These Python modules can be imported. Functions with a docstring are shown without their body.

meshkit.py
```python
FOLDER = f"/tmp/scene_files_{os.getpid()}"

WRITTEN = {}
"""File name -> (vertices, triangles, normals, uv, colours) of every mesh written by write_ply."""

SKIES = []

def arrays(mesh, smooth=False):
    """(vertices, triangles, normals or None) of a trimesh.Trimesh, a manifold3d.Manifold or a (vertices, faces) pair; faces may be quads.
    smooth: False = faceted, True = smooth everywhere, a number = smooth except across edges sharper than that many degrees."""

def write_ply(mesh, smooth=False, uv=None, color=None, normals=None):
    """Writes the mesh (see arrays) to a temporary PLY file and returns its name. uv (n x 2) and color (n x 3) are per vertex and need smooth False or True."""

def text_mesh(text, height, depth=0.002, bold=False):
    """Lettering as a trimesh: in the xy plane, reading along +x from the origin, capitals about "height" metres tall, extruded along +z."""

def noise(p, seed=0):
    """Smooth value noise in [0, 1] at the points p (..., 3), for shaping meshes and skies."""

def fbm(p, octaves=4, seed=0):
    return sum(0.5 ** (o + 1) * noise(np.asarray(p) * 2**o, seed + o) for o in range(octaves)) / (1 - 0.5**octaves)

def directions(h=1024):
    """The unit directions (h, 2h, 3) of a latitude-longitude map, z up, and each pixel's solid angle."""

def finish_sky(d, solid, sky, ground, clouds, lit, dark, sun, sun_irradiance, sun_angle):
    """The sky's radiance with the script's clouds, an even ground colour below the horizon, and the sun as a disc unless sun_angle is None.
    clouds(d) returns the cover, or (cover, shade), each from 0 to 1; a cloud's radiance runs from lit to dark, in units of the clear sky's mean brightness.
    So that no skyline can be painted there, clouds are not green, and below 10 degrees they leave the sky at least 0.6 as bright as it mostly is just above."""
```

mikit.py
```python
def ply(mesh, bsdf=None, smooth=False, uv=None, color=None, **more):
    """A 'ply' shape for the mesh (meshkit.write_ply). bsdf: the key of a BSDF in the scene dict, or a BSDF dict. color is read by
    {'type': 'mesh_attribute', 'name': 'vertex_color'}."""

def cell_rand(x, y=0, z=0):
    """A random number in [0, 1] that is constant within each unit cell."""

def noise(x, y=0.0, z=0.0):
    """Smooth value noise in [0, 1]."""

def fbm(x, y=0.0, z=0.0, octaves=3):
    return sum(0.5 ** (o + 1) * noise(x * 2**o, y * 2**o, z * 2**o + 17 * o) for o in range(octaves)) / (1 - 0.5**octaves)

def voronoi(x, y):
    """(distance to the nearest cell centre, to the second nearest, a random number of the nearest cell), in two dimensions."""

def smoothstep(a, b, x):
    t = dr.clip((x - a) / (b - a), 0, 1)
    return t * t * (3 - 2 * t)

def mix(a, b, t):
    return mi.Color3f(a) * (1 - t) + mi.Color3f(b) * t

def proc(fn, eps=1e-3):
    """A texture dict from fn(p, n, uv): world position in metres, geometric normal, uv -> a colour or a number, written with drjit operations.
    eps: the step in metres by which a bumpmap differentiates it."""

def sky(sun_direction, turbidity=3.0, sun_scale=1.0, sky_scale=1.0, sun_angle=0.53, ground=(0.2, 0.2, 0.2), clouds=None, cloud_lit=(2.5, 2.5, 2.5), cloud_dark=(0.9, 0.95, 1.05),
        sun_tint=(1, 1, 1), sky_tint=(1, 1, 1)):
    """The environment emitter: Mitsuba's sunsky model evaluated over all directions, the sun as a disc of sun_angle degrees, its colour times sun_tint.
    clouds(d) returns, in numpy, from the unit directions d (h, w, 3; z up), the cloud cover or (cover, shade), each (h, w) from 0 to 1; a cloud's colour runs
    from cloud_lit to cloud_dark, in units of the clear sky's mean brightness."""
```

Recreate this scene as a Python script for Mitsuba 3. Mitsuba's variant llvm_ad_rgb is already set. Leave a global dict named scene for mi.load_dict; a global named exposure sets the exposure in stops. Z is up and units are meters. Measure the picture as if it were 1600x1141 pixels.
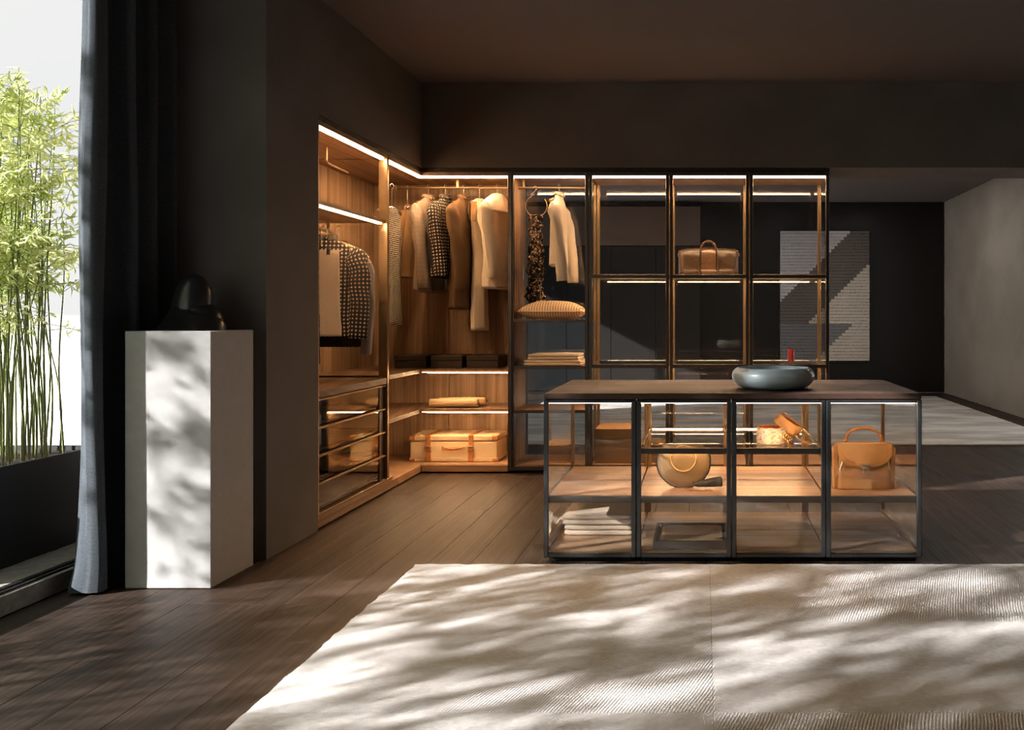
import math, random
import numpy as np, trimesh, mitsuba as mi, drjit as dr, manifold3d as m3
import mikit, meshkit
from mikit import proc, noise, fbm, voronoi, cell_rand, smoothstep, mix

T = mi.ScalarTransform4f
scene, labels = {}, {}
PI = math.pi

# ------------------------------------------------------------------ camera, sky, sun, exposure
FOC, VX, VY, EYE = 1375.0, 1100.0, 494.0, 1.30          # focal length and vanishing point, in pixels of the 1600 x 1141 frame
scene['camera'] = {'type': 'perspective', 'fov': math.degrees(2 * math.atan(800 / FOC)), 'fov_axis': 'x', 'near_clip': 0.05, 'far_clip': 200.0,
                   'principal_point_offset_x': (800 - VX) / 1600, 'principal_point_offset_y': (570.5 - VY) / 1141,
                   'to_world': T().look_at(origin=[0, 0, EYE], target=[0, 1, EYE], up=[0, 0, 1])}
SUN = (-0.87, -0.49, 0.45)
scene['sky'] = mikit.sky(SUN, turbidity=3.0, sun_scale=2.7, sky_scale=0.5, sun_angle=0.75, ground=(0.42, 0.42, 0.42),
                         sun_tint=(0.78, 1.0, 1.58), cloud_lit=(4.1, 4.1, 4.0), cloud_dark=(3.7, 3.7, 3.62),
                         clouds=lambda d: (0.85 + 0.15 * meshkit.fbm(d * 3.0, 3, 5), meshkit.fbm(d * 2.0, 3, 9)))
LED = (1.0, 0.60, 0.30)
LED_L = 19.0
UNSEEN_LAMP = 13.5  # radiance of the unseen lamps that light the far room
exposure = 2.55


def P(x, y, Y):
    """The point that stands at depth Y behind pixel (x, y)."""
    return np.array([(x - VX) / FOC * Y, Y, EYE - (y - VY) / FOC * Y])


# ------------------------------------------------------------------ helpers
def new(name):
    k, n = name, 0
    while k in scene or k in labels or any(s.startswith(k + '__') for s in scene):
        n += 1
        k = f'{name}_{n:03d}'
    if n:
        return k
    return k


_count = {}


def key_for(full):
    n = _count.get(full, 0)
    _count[full] = n + 1
    return full if n == 0 else f'{full}_{n:03d}'


def thing(name, label=None, cat=None, group=None, kind=None):
    k = key_for(name)
    d = {}
    if label: d['label'] = label
    if cat: d['category'] = cat
    if group: d['group'] = group
    if kind: d['kind'] = kind
    labels[k] = d
    return k


def part(parent, name, mesh, bsdf, smooth=False, label=None, kind=None, uv=None, to_world=None, emit=None, **more):
    k = key_for(parent + '__' + name)
    s = mesh if isinstance(mesh, dict) else mikit.ply(mesh, bsdf, smooth, uv=uv)
    if to_world is not None:
        s = {**s, 'to_world': to_world}
    if emit is not None:
        s = {**s, 'emitter': {'type': 'area', 'radiance': {'type': 'rgb', 'value': [c * emit for c in LED]}}}
    scene[k] = s
    d = {}
    if label: d['label'] = label
    if kind: d['kind'] = kind
    if d: labels[k] = d
    return k


def single(name, mesh, bsdf, label=None, cat=None, group=None, smooth=False, kind=None, uv=None):
    k = thing(name, label, cat, group, kind)
    scene[k] = mikit.ply(mesh, bsdf, smooth, uv=uv)
    return k


def struct(name, mesh, bsdf, smooth=False):
    k = key_for(name)
    scene[k] = mikit.ply(mesh, bsdf, smooth)
    labels[k] = {'kind': 'structure'}
    return k


def cat(*ms):
    return trimesh.util.concatenate([m for m in ms])


def bx(x0, x1, y0, y1, z0, z1, b=0.0):
    x0, x1 = min(x0, x1), max(x0, x1)
    y0, y1 = min(y0, y1), max(y0, y1)
    z0, z1 = min(z0, z1), max(z0, z1)
    if b <= 0:
        return trimesh.creation.box(bounds=[[x0, y0, z0], [x1, y1, z1]])
    b = min(b, (x1 - x0) * .45, (y1 - y0) * .45, (z1 - z0) * .45)
    pts = []
    for X, sx in ((x0, 1), (x1, -1)):
        for Y, sy in ((y0, 1), (y1, -1)):
            for Z, sz in ((z0, 1), (z1, -1)):
                pts += [(X, Y + sy * b, Z + sz * b), (X + sx * b, Y, Z + sz * b), (X + sx * b, Y + sy * b, Z)]
    return trimesh.convex.convex_hull(np.array(pts))


def rbox(x0, x1, y0, y1, z0, z1, r, seg=16):
    s = m3.Manifold.sphere(r, seg)
    ms = [s.translate((x, y, z)) for x in (x0 + r, x1 - r) for y in (y0 + r, y1 - r) for z in (z0 + r, z1 - r)]
    return mani(m3.Manifold.batch_hull(ms))


def mani(m):
    d = m.to_mesh()
    return trimesh.Trimesh(np.array(d.vert_properties[:, :3], float), np.array(d.tri_verts, int), process=False)


def quad(a, b, c, d):
    return (np.array([a, b, c, d], float), np.array([[0, 1, 2], [0, 2, 3]]))


def frames(p, closed=False):
    p = np.asarray(p, float)
    t = (np.roll(p, -1, 0) - np.roll(p, 1, 0)) if closed else np.gradient(p, axis=0)
    t /= np.linalg.norm(t, axis=1, keepdims=True) + 1e-12
    u = np.zeros_like(p)
    ref = np.array([0, 0, 1.0]) if abs(t[0, 2]) < .9 else np.array([1.0, 0, 0])
    u[0] = ref - t[0] * (ref @ t[0])
    u[0] /= np.linalg.norm(u[0])
    for i in range(1, len(p)):
        v = u[i - 1] - t[i] * (u[i - 1] @ t[i])
        u[i] = v / (np.linalg.norm(v) + 1e-12)
    return t, u, np.cross(t, u)


def tube(p, r, sides=8, closed=False, flat=None):
    """A tube along p; r a number or one per point; flat = (a, b): half sizes of an oblong section instead."""
    p = np.asarray(p, float)
    t, u, v = frames(p, closed)
    a = np.arange(sides) * 2 * PI / sides
    r = np.broadcast_to(np.asarray(r, float), (len(p),))
    ca, sa = np.cos(a), np.sin(a)
    if flat:
        e = 0.35
        ca, sa = np.sign(ca) * np.abs(ca) ** e * flat[0], np.sign(sa) * np.abs(sa) ** e * flat[1]
    rings = p[:, None] + r[:, None, None] * (ca[None, :, None] * u[:, None] + sa[None, :, None] * v[:, None])
    return loft(rings, cap=not closed, closed=closed)


def loft(rings, cap=True, closed=False, uv=False):
    rings = np.asarray(rings, float)
    m, n, _ = rings.shape
    if uv:
        rings = np.concatenate([rings, rings[:, :1]], 1)
        n += 1
    V = rings.reshape(-1, 3)
    F = []
    M = m if closed else m - 1
    nn = n - 1 if uv else n
    for i in range(M):
        i2 = (i + 1) % m
        for j in range(nn):
            j2 = j + 1 if uv else (j + 1) % n
            F += [[i * n + j, i * n + j2, i2 * n + j2], [i * n + j, i2 * n + j2, i2 * n + j]]
    UV = None
    if uv:
        seg = np.linalg.norm(np.diff(rings, axis=1), axis=2)
        u = np.concatenate([np.zeros((m, 1)), np.cumsum(seg, 1)], 1)
        u = u - u[:, n // 2: n // 2 + 1]
        c = rings.mean(1)
        w = np.concatenate([[0], np.cumsum(np.linalg.norm(np.diff(c, axis=0), axis=1))])
        UV = np.stack([u, np.broadcast_to(w[:, None], u.shape)], -1).reshape(-1, 2)
    if cap and not closed:
        for i, rev in ((0, True), (m - 1, False)):
            c = len(V)
            V = np.vstack([V, rings[i, :nn].mean(0)[None]])
            if uv:
                UV = np.vstack([UV, UV[i * n:(i + 1) * n].mean(0)[None]])
            for j in range(nn):
                j2 = j + 1 if uv else (j + 1) % n
                F.append([c, i * n + j2, i * n + j] if rev else [c, i * n + j, i * n + j2])
    me = trimesh.Trimesh(V, np.array(F), process=False)
    # outward orientation
    if cap or closed:
        if me.volume < 0:
            me.invert()
    return (me, UV) if uv else me


def lathe(prof, c=(0, 0, 0), n=48, ring=False):
    prof = np.asarray(prof, float)
    a = np.arange(n) * 2 * PI / n
    rings = np.stack([prof[:, None, 0] * np.cos(a), prof[:, None, 0] * np.sin(a), np.broadcast_to(prof[:, None, 1], (len(prof), n))], -1) + np.asarray(c)
    if ring:
        m = loft(rings, cap=False)
        if m.volume < 0: m.invert()
        return m
    return loft(rings)


def place(mesh, pos=(0, 0, 0), rz=0.0, rx=0.0, ry=0.0, s=1.0):
    m = mesh.copy()
    R = trimesh.transformations.euler_matrix(math.radians(rx), math.radians(ry), math.radians(rz), 'sxyz')
    m.apply_scale(s)
    m.apply_transform(R)
    m.apply_translation(pos)
    return m


def extrude(poly, depth):
    """Polygon points (x, z) extruded along +y by depth."""
    from shapely.geometry import Polygon
    g = Polygon(poly)
    m = trimesh.creation.extrude_polygon(g, depth, engine='earcut')
    v = m.vertices.copy()
    m.vertices = np.stack([v[:, 0], v[:, 2], v[:, 1]], -1)
    m.invert()
    return m


# ------------------------------------------------------------------ materials
def mat(key, d):
    scene[key] = d
    return key


def rgb(*c):
    return {'type': 'rgb', 'value': list(c)}


def prin(key, col, rough=.6, metallic=0., spec=.5, sheen=0., clear=0., bump=None, bscale=1.0):
    d = {'type': 'principled', 'base_color': col if isinstance(col, dict) else rgb(*col), 'roughness': rough, 'metallic': metallic, 'specular': spec}
    if sheen: d['sheen'] = sheen
    if clear: d['clearcoat'] = clear
    if bump is not None:
        d = {'type': 'bumpmap', 'arbitrary': bump, 'scale': bscale, 'bsdf': d}
    return mat(key, {'type': 'twosided', 'bsdf': d})


def plaster(a, b, s):
    return proc(lambda p, n, uv: mix(a, b, smoothstep(.3, .7, fbm(p.x * s, p.y * s, p.z * s, 4))))


prin('m_wall', plaster((.112, .100, .094), (.133, .120, .112), 2.5), .85, spec=.25)
prin('m_beige', plaster((.29, .26, .22), (.345, .31, .265), 1.8), .85, spec=.25)
prin('m_ceiling', (.135, .118, .116), .8, spec=.25)
prin('m_darkgloss', (.018, .016, .015), .33, spec=.3)
prin('m_brownpanel', (.13, .08, .055), .4)
prin('m_white', (.78, .78, .77), .9)
prin('m_black', (.008, .008, .008), .6)
prin('m_frame', (.105, .092, .082), .36, metallic=.85)             # bronze profile of the wardrobe
prin('m_bronze', (.30, .21, .12), .34, metallic=.75)              # lighter bronze of rear posts and rails
prin('m_gun', (.085, .09, .098), .33, metallic=.8)                # gunmetal door frames of the island
prin('m_brass', (.75, .52, .26), .25, metallic=1.)
prin('m_steel', (.6, .58, .55), .22, metallic=1.)
prin('m_led', (.9, .9, .9), .9)


def grain(across, along, dark, light, freq=70., stretch=1.2):
    def f(p, n, uv):
        a, l = across(p), along(p)
        w = a + .012 * noise(a * 6, l * .9)
        g = fbm(w * freq, l * stretch, 3.0, 4)
        band = noise(w * 14., l * .25, 9.0)
        fine = noise(w * 420., l * 5., 1.)
        return mix(dark, light, dr.clip(.15 + 1.0 * (g - .3) + .5 * (band - .5) + .22 * (fine - .5), 0, 1))
    return proc(f)


prin('m_wood_v', grain(lambda p: p.x + p.y * .97, lambda p: p.z, (.20, .115, .062), (.47, .32, .195)), .42, spec=.4)
prin('m_wood_x', grain(lambda p: p.y + p.z * .9, lambda p: p.x, (.19, .105, .058), (.37, .235, .14)), .4, spec=.4)
prin('m_wood_y', grain(lambda p: p.x + p.z * .9, lambda p: p.y, (.19, .105, .058), (.37, .235, .14)), .4, spec=.4)
prin('m_wood_mid', grain(lambda p: p.x * .9 + p.z * .9 + .2 * p.y, lambda p: p.y + .6 * p.x, (.085, .048, .027), (.17, .102, .060)), .42, spec=.4)
prin('m_wood_dark', grain(lambda p: p.y + p.z * .9, lambda p: p.x, (.040, .0215, .0155), (.074, .041, .030)), .5, spec=.3)

PW = 0.225


def plank_col(p, n, uv):
    c = dr.floor((p.x + 10) / PW)
    r = cell_rand(c, dr.floor((p.y + 20 + 2.1 * cell_rand(c, 3)) / 2.4), 5)
    l = (p.x + 10) / PW - c
    w = (l - .5) * PW * (1 + .3 * r) + .035 * noise(p.x * 5., p.y * .8 + r * 40., r * 9)
    ring = noise(w * 95. + .6 * noise(p.y * 1.2, r * 30.), p.y * .55 + r * 50., 2.)
    fine = noise(p.x * 300., p.y * 6., 1.)
    t = dr.clip(.45 + .5 * (r - .5) + .75 * (ring - .5) + .3 * (fine - .5), 0, 1)
    return mix((.020, .0135, .0105), (.052, .0335, .024), t)


def plank_bump(p, n, uv):
    c = dr.floor((p.x + 10) / PW)
    r = cell_rand(c, dr.floor((p.y + 20 + 2.1 * cell_rand(c, 3)) / 2.4), 5)
    l = (p.x + 10) / PW - c
    w = (l - .5) * PW * (1 + .3 * r) + .035 * noise(p.x * 5., p.y * .8 + r * 40., r * 9)
    return noise(w * 95. + .6 * noise(p.y * 1.2, r * 30.), p.y * .55 + r * 50., 2.) + .5 * noise(p.x * 260., p.y * 5., 1.)


prin('m_plank', proc(plank_col), .47, spec=.26, bump=proc(plank_bump), bscale=.0009)
prin('m_stone', proc(lambda p, n, uv: mix((.16, .15, .13), (.34, .32, .28), fbm(p.x * 40., p.y * 40., p.z * 40., 4))), .8)
prin('m_terrace', (.50, .495, .485), .9)
prin('m_soil', proc(lambda p, n, uv: mix((.02, .015, .01), (.07, .05, .035), fbm(p.x * 60., p.y * 60., 0, 3))), .95)
prin('m_planter', (.020, .022, .024), .55)
prin('m_plinth', proc(lambda p, n, uv: mix((.37, .362, .358), (.43, .42, .413), fbm(p.x * 30., p.y * 30., p.z * 30., 3))), .9, spec=.2,
     bump=proc(lambda p, n, uv: fbm(p.x * 160., p.y * 160., p.z * 160., 3)), bscale=.0012)
prin('m_blackstone', (.016, .017, .018), .30, spec=.5)


# rug: pile with fine cross ribs, silky streaks
def rug_h(p, n, uv):
    cx = dr.floor((p.x + 1.49) / 1.53)
    cy = dr.floor((4.56 - p.y) / .855)
    odd = dr.abs((cx + cy) - 2 * dr.floor((cx + cy) / 2))
    wob = .012 * noise(p.x * 9., p.y * 9.)
    rib = dr.sin((p.x - p.y * .3 + .5 * wob) * 2 * PI / .0115)
    rib2 = dr.sin((p.y + p.x * .1 + wob) * 2 * PI / .011)
    return dr.select(odd > .5, 1.0 * rib, .3 * rib2) + .8 * fbm(p.x * 180., p.y * 180., 0, 2)


def rug_c(p, n, uv):
    h = rug_h(p, n, uv)
    return mix((.38, .355, .33), (.64, .615, .595), dr.clip(.5 + .20 * h + .45 * (fbm(p.x * 3., p.y * 7., 4., 3) - .5) + .55 * (fbm(p.x * 55., p.y * 75., 1., 3) - .5), 0, 1))


prin('m_rug', proc(rug_c), .95, spec=.15, sheen=.3, bump=proc(rug_h), bscale=.0008)
prin('m_farrug', proc(lambda p, n, uv: mix((.30, .285, .26), (.50, .48, .445), smoothstep(.25, .75, fbm(p.x * 1.7, p.y * 5.5, 2., 4)))), .8, spec=.3, sheen=.3)


def weave(c1, c2, f=900.):
    return proc(lambda p, n, uv: mix(c1, c2, .5 + .5 * (noise(p.x * f, p.y * f, p.z * 120.) - .5) + .5 * (noise(p.x * 90., p.y * 90., p.z * f) - .5)))


prin('m_curtain', weave((.042, .049, .058), (.094, .107, .123), 500.), .95, spec=.1, sheen=.4)


def gingham(p, n, uv):
    k = 2 * PI / .027
    a = .5 + .5 * dr.sin(uv.x * k)
    b = .5 + .5 * dr.sin(uv.y * k)
    return mix((.012, .009, .008), (.66, .55, .43), smoothstep(.40, .72, a * b) + .04 * smoothstep(.5, .7, a) + .03 * smoothstep(.5, .7, b))


def zebra(p, n, uv):
    w = .012 * noise(uv.x * 18., uv.y * 10.) + .02 * noise(uv.x * 5., uv.y * 3., 4.)
    s = dr.sin((uv.y + w + .25 * uv.x) * 2 * PI / .015)
    return mix((.02, .018, .016), (.42, .36, .29), smoothstep(-.05, .4, s))


def animal(p, n, uv):
    f1, f2, r = voronoi(uv.x * 75. + 2 * noise(uv.x * 20., uv.y * 20.), uv.y * 48.)
    return mix((.018, .014, .012), (.60, .46, .33), smoothstep(.15, .40, f2 - f1) * smoothstep(.35, .75, r + .12 * noise(uv.x * 30., uv.y * 12.)))


def windowpane(p, n, uv):
    k = 1 / .036
    a = dr.abs(uv.x * k - dr.round(uv.x * k))
    b = dr.abs(uv.y * k - dr.round(uv.y * k))
    return mix((.32, .25, .195), (.265, .205, .16), smoothstep(.09, .03, dr.minimum(a, b)))


cloth = dict(rough=.92, spec=.12, sheen=.25)
prin('m_gingham', proc(gingham), **cloth)
prin('m_zebra', proc(zebra), **cloth)
prin('m_animal', proc(animal), **cloth)
prin('m_blazer', proc(windowpane), **cloth)
prin('m_brown', (.105, .062, .034), **cloth)
prin('m_ochre', (.30, .18, .09), **cloth)
prin('m_cream', (.68, .585, .465), **cloth)
prin('m_ivory', (.62, .55, .46), **cloth)
prin('m_tan', (.56, .40, .24), **cloth)
prin('m_linen', weave((.42, .33, .245), (.55, .45, .345), 700.), **cloth)
prin('m_navy', (.035, .055, .095), **cloth)
prin('m_grey', (.35, .31, .29), **cloth)
prin('m_charcoal', (.03, .027, .026), **cloth)
prin('m_stripe', proc(lambda p, n, uv: mix((.40, .27, .16), (.74, .60, .43), smoothstep(-.5, .6, dr.sin(p.x * 2 * PI / .022)) * (.6 + .4 * noise(p.x * 160., p.z * 260., p.y * 160.)))), **cloth)
prin('m_fur', (.78, .69, .56), .95, spec=.1, sheen=.8, bump=proc(lambda p, n, uv: fbm(p.x * 240., p.y * 240., p.z * 120., 2)), bscale=.004)
prin('m_leather', (.43, .235, .095), .42, spec=.5)
prin('m_tanleather', (.47, .19, .055), .5, spec=.45)
prin('m_bagbrown', proc(lambda p, n, uv: mix((.05, .029, .018), (.088, .051, .032), fbm(p.x * 20., p.y * 20., p.z * 20., 3))), .36, spec=.55)
prin('m_croc', proc(lambda p, n, uv: mix((.05, .027, .016), (.20, .11, .065), smoothstep(.03, .2, dr.minimum(dr.abs(p.x * 60. - dr.round(p.x * 60.)), dr.abs(p.z * 80. - dr.round(p.z * 80.)))))), .3, spec=.55)
prin('m_canvas', weave((.66, .50, .31), (.80, .64, .42), 600.), .8, spec=.2)
prin('m_snake', proc(lambda p, n, uv: mix((.40, .29, .20), (.86, .77, .63), smoothstep(.05, .3, fbm(p.x * 70., p.y * 70., p.z * 90., 3) - .25))), .4)
prin('m_redlining', (.55, .10, .02), .6)
prin('m_darkbox', (.034, .024, .019), .7)
prin('m_brownbox', (.25, .14, .055), .55)
prin('m_goldbag', (.27, .19, .10), .38, metallic=.35, spec=.5)
prin('m_blackbag', (.02, .02, .022), .5)
prin('m_hanger', (.20, .11, .055), .4)
prin('m_redglass', (.24, .018, .012), .12)
prin('m_bowl', proc(lambda p, n, uv: mix((.33, .40, .435), (.44, .52, .56), fbm(p.x * 6., p.y * 6., p.z * 26., 3))), .16, spec=.75, clear=.4)
prin('m_art_a', (.72, .69, .70), .8, spec=.2)
prin('m_art_b', (.20, .17, .155), .8, spec=.2)
prin('m_art_c', (.78, .71, .60), .8, spec=.2)
prin('m_art_d', (.26, .25, .25), .8, spec=.2)
prin('m_stem', proc(lambda p, n, uv: mix((.13, .19, .06), (.36, .37, .15), noise(p.z * 9., p.x * 40., p.y * 40.))), .5)
mat('m_leaf', {'type': 'principledthin', 'base_color': rgb(.80, .83, .42), 'roughness': .5, 'diff_trans': 1.25, 'spec_trans': 0.0})
mat('m_leaf_dark', {'type': 'principledthin', 'base_color': rgb(.60, .68, .28), 'roughness': .5, 'diff_trans': 1.25, 'spec_trans': 0.0})
mat('m_glass', {'type': 'thindielectric', 'int_ior': 1.5, 'specular_transmittance': rgb(.96, .96, .955)})
mat('m_rearglass', {'type': 'thindielectric', 'int_ior': 1.6, 'specular_transmittance': rgb(.80, .80, .80)})
mat('m_blueglass', {'type': 'thindielectric', 'int_ior': 1.7, 'specular_transmittance': rgb(.50, .60, .66)})
mat('m_smoke', {'type': 'thindielectric', 'int_ior': 2.3, 'specular_transmittance': rgb(.30, .26, .23)})

# ------------------------------------------------------------------ the setting
XL, XR, YB, YF = -2.333, 4.07, 7.27, 14.9        # wardrobe wall plane, right wall, front plane of the rear wardrobes, far wall
CEIL, SOFF = 3.23, 2.526
XW = -3.03                                        # window wall
struct('wall_left', cat(bx(-3.2, XL, 4.69, 5.32, 0, CEIL), bx(-3.2, XL, 5.32, YB, SOFF, CEIL), bx(-3.2, -2.96, 5.32, 7.83, 0, SOFF)), 'm_wall')
struct('wall_back', cat(bx(-3.2, XR, YB, 7.83, SOFF, CEIL), bx(-2.96, -1.60, 7.845, 8.0, 0, SOFF), bx(-4.6, -2.96, 7.83, 8.0, 0, SOFF), bx(-4.6, -1.6, 7.83, 8.0, SOFF, CEIL)), 'm_wall')
struct('wall_far', bx(-4.7, XR + .1, YF, YF + .15, 0, 3.35), 'm_darkgloss')
struct('wall_right', cat(bx(XR, XR + .15, -2.1, 8.1, 0, 3.35), bx(XR, XR + .15, 10.9, YF, 0, 3.35), bx(XR, XR + .15, 8.1, 10.9, 2.95, 3.35)), 'm_beige')
struct('unseen_wall_front', bx(XW - .2, XR + .15, -2.25, -2.1, 0, 3.35), 'm_wall')  # out of view behind the camera, closes the room to limit sky light
struct('wall_window', cat(bx(XW - .2, XW, -2.1, -1.1, 0, CEIL), bx(XW - .17, XW, -1.1, 4.69, 3.08, CEIL), bx(XW - .10, XW, 4.50, 4.69, 0, 3.08)), 'm_wall')  # last piece hides behind the curtain, placed to block sun from the wall
struct('wall_garden', cat(bx(-4.7, -4.55, 8.0, 10.2, 0, CEIL), bx(-4.7, -4.55, 14.6, YF, 0, CEIL), bx(-4.7, -4.55, 10.2, 14.6, 2.75, CEIL)), 'm_wall')  # out of view; solid part keeps direct sun off the far room
struct('ceiling', cat(bx(XW - .17, XR + .15, -2.25, 7.27, CEIL, CEIL + .15), bx(-4.8, XR + .15, 7.27, YF + .15, CEIL, CEIL + .15)), 'm_ceiling')
# far dark panelling left of the art: glossy doors below a brown band
pan = struct('wall_panelling', bx(-4.5, -.06, 14.62, YF, 0, 2.46), 'm_darkgloss')
part(pan, 'upper_band', bx(-4.5, -.06, 14.60, YF, 2.47, 3.12, .004), 'm_brownpanel')
for i in range(6):
    part(pan, 'door_panel', bx(-4.5 + .74 * i + .004, -4.5 + .74 * (i + 1) - .004, 14.60, 14.62, .06, 2.455, .004), 'm_darkgloss')

flo = struct('floor', cat(bx(XW - .17, XR + .15, -2.25, 7.83, -.12, -.02), bx(-4.8, XR + .15, 7.83, YF + .15, -.12, -.02)), 'm_black')


def plank(x0, x1, y0, y1, z1, b=.0013):
    v = np.array([[x0, y0, -.02], [x1, y0, -.02], [x1, y1, -.02], [x0, y1, -.02], [x0, y0, z1 - b], [x1, y0, z1 - b], [x1, y1, z1 - b], [x0, y1, z1 - b],
                  [x0 + b, y0 + b, z1], [x1 - b, y0 + b, z1], [x1 - b, y1 - b, z1], [x0 + b, y1 - b, z1]])
    f = []
    for a in (0, 4):
        for j in range(4):
            k = (j + 1) % 4
            f += [[a + j, a + k, a + 4 + k], [a + j, a + 4 + k, a + 4 + j]]
    f += [[8, 9, 10], [8, 10, 11]]
    return trimesh.Trimesh(v, np.array(f), process=False)


rr = random.Random(3)


def crand(x, y=0, z=0):
    return float(np.array(cell_rand(mi.Float(x), mi.Float(y), mi.Float(z)))[0])


npl = 0
for c in range(int((10 - 4.6) / PW), int((10 + XR) / PW) + 1):
    x0, x1 = c * PW - 10, (c + 1) * PW - 10
    off = 2.1 * crand(c, 3)
    j0 = math.floor((-2.1 + 20 + off) / 2.4)
    for j in range(j0, j0 + 9):
        y0, y1 = j * 2.4 - 20 - off, (j + 1) * 2.4 - 20 - off
        ya = 8.0 if x1 < -3.0 else -2.1
        y0, y1 = max(y0, ya), min(y1, YF)
        if y1 - y0 < .05 or min(x1, XR) - x0 < .01: continue
        if y1 < .6 and x0 > -1.0: continue       # behind the camera: the sub-floor is enough
        part(flo, 'plank', plank(x0 + .0007, min(x1, XR) - .0007, y0 + .0007, y1 - .0007, -.0006 * rr.random()), 'm_plank')
        npl += 1

# window: sill with its track, ledge
win = struct('window_1', bx(XW - .10, XW, -1.1, 4.50, 0, .088, .003), 'm_stone')
part(win, 'track', cat(bx(XW - .035, XW - .025, -1.1, 4.50, .088, .098), bx(XW - .075, XW - .065, -1.1, 4.50, .088, .098)), 'm_black')
part(win, 'head_frame', bx(XW - .10, XW - .02, -1.1, 4.50, 3.04, 3.08), 'm_black')
part(win, 'side_frame', bx(XW - .09, XW - .03, 4.45, 4.50, .09, 3.04), 'm_black')
struct('trim_1', bx(-2.93, -2.80, -1.2, 4.68, 3.20, 3.23), 'm_black')      # curtain track
struct('terrace', cat(bx(-60, XW - .17, -30, 7.83, -.12, -.001), bx(-60, -4.8, 7.83, 40, -.12, -.001), bx(XR + .15, 40, -10, 40, -.12, -.001)), 'm_terrace')
struct('ledge', cat(bx(-3.95, XW - .175, -2.2, 4.95, 0, .092), bx(XW - .175, XW - .105, -1.1, 4.50, 0, .092)), 'm_stone')

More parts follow.
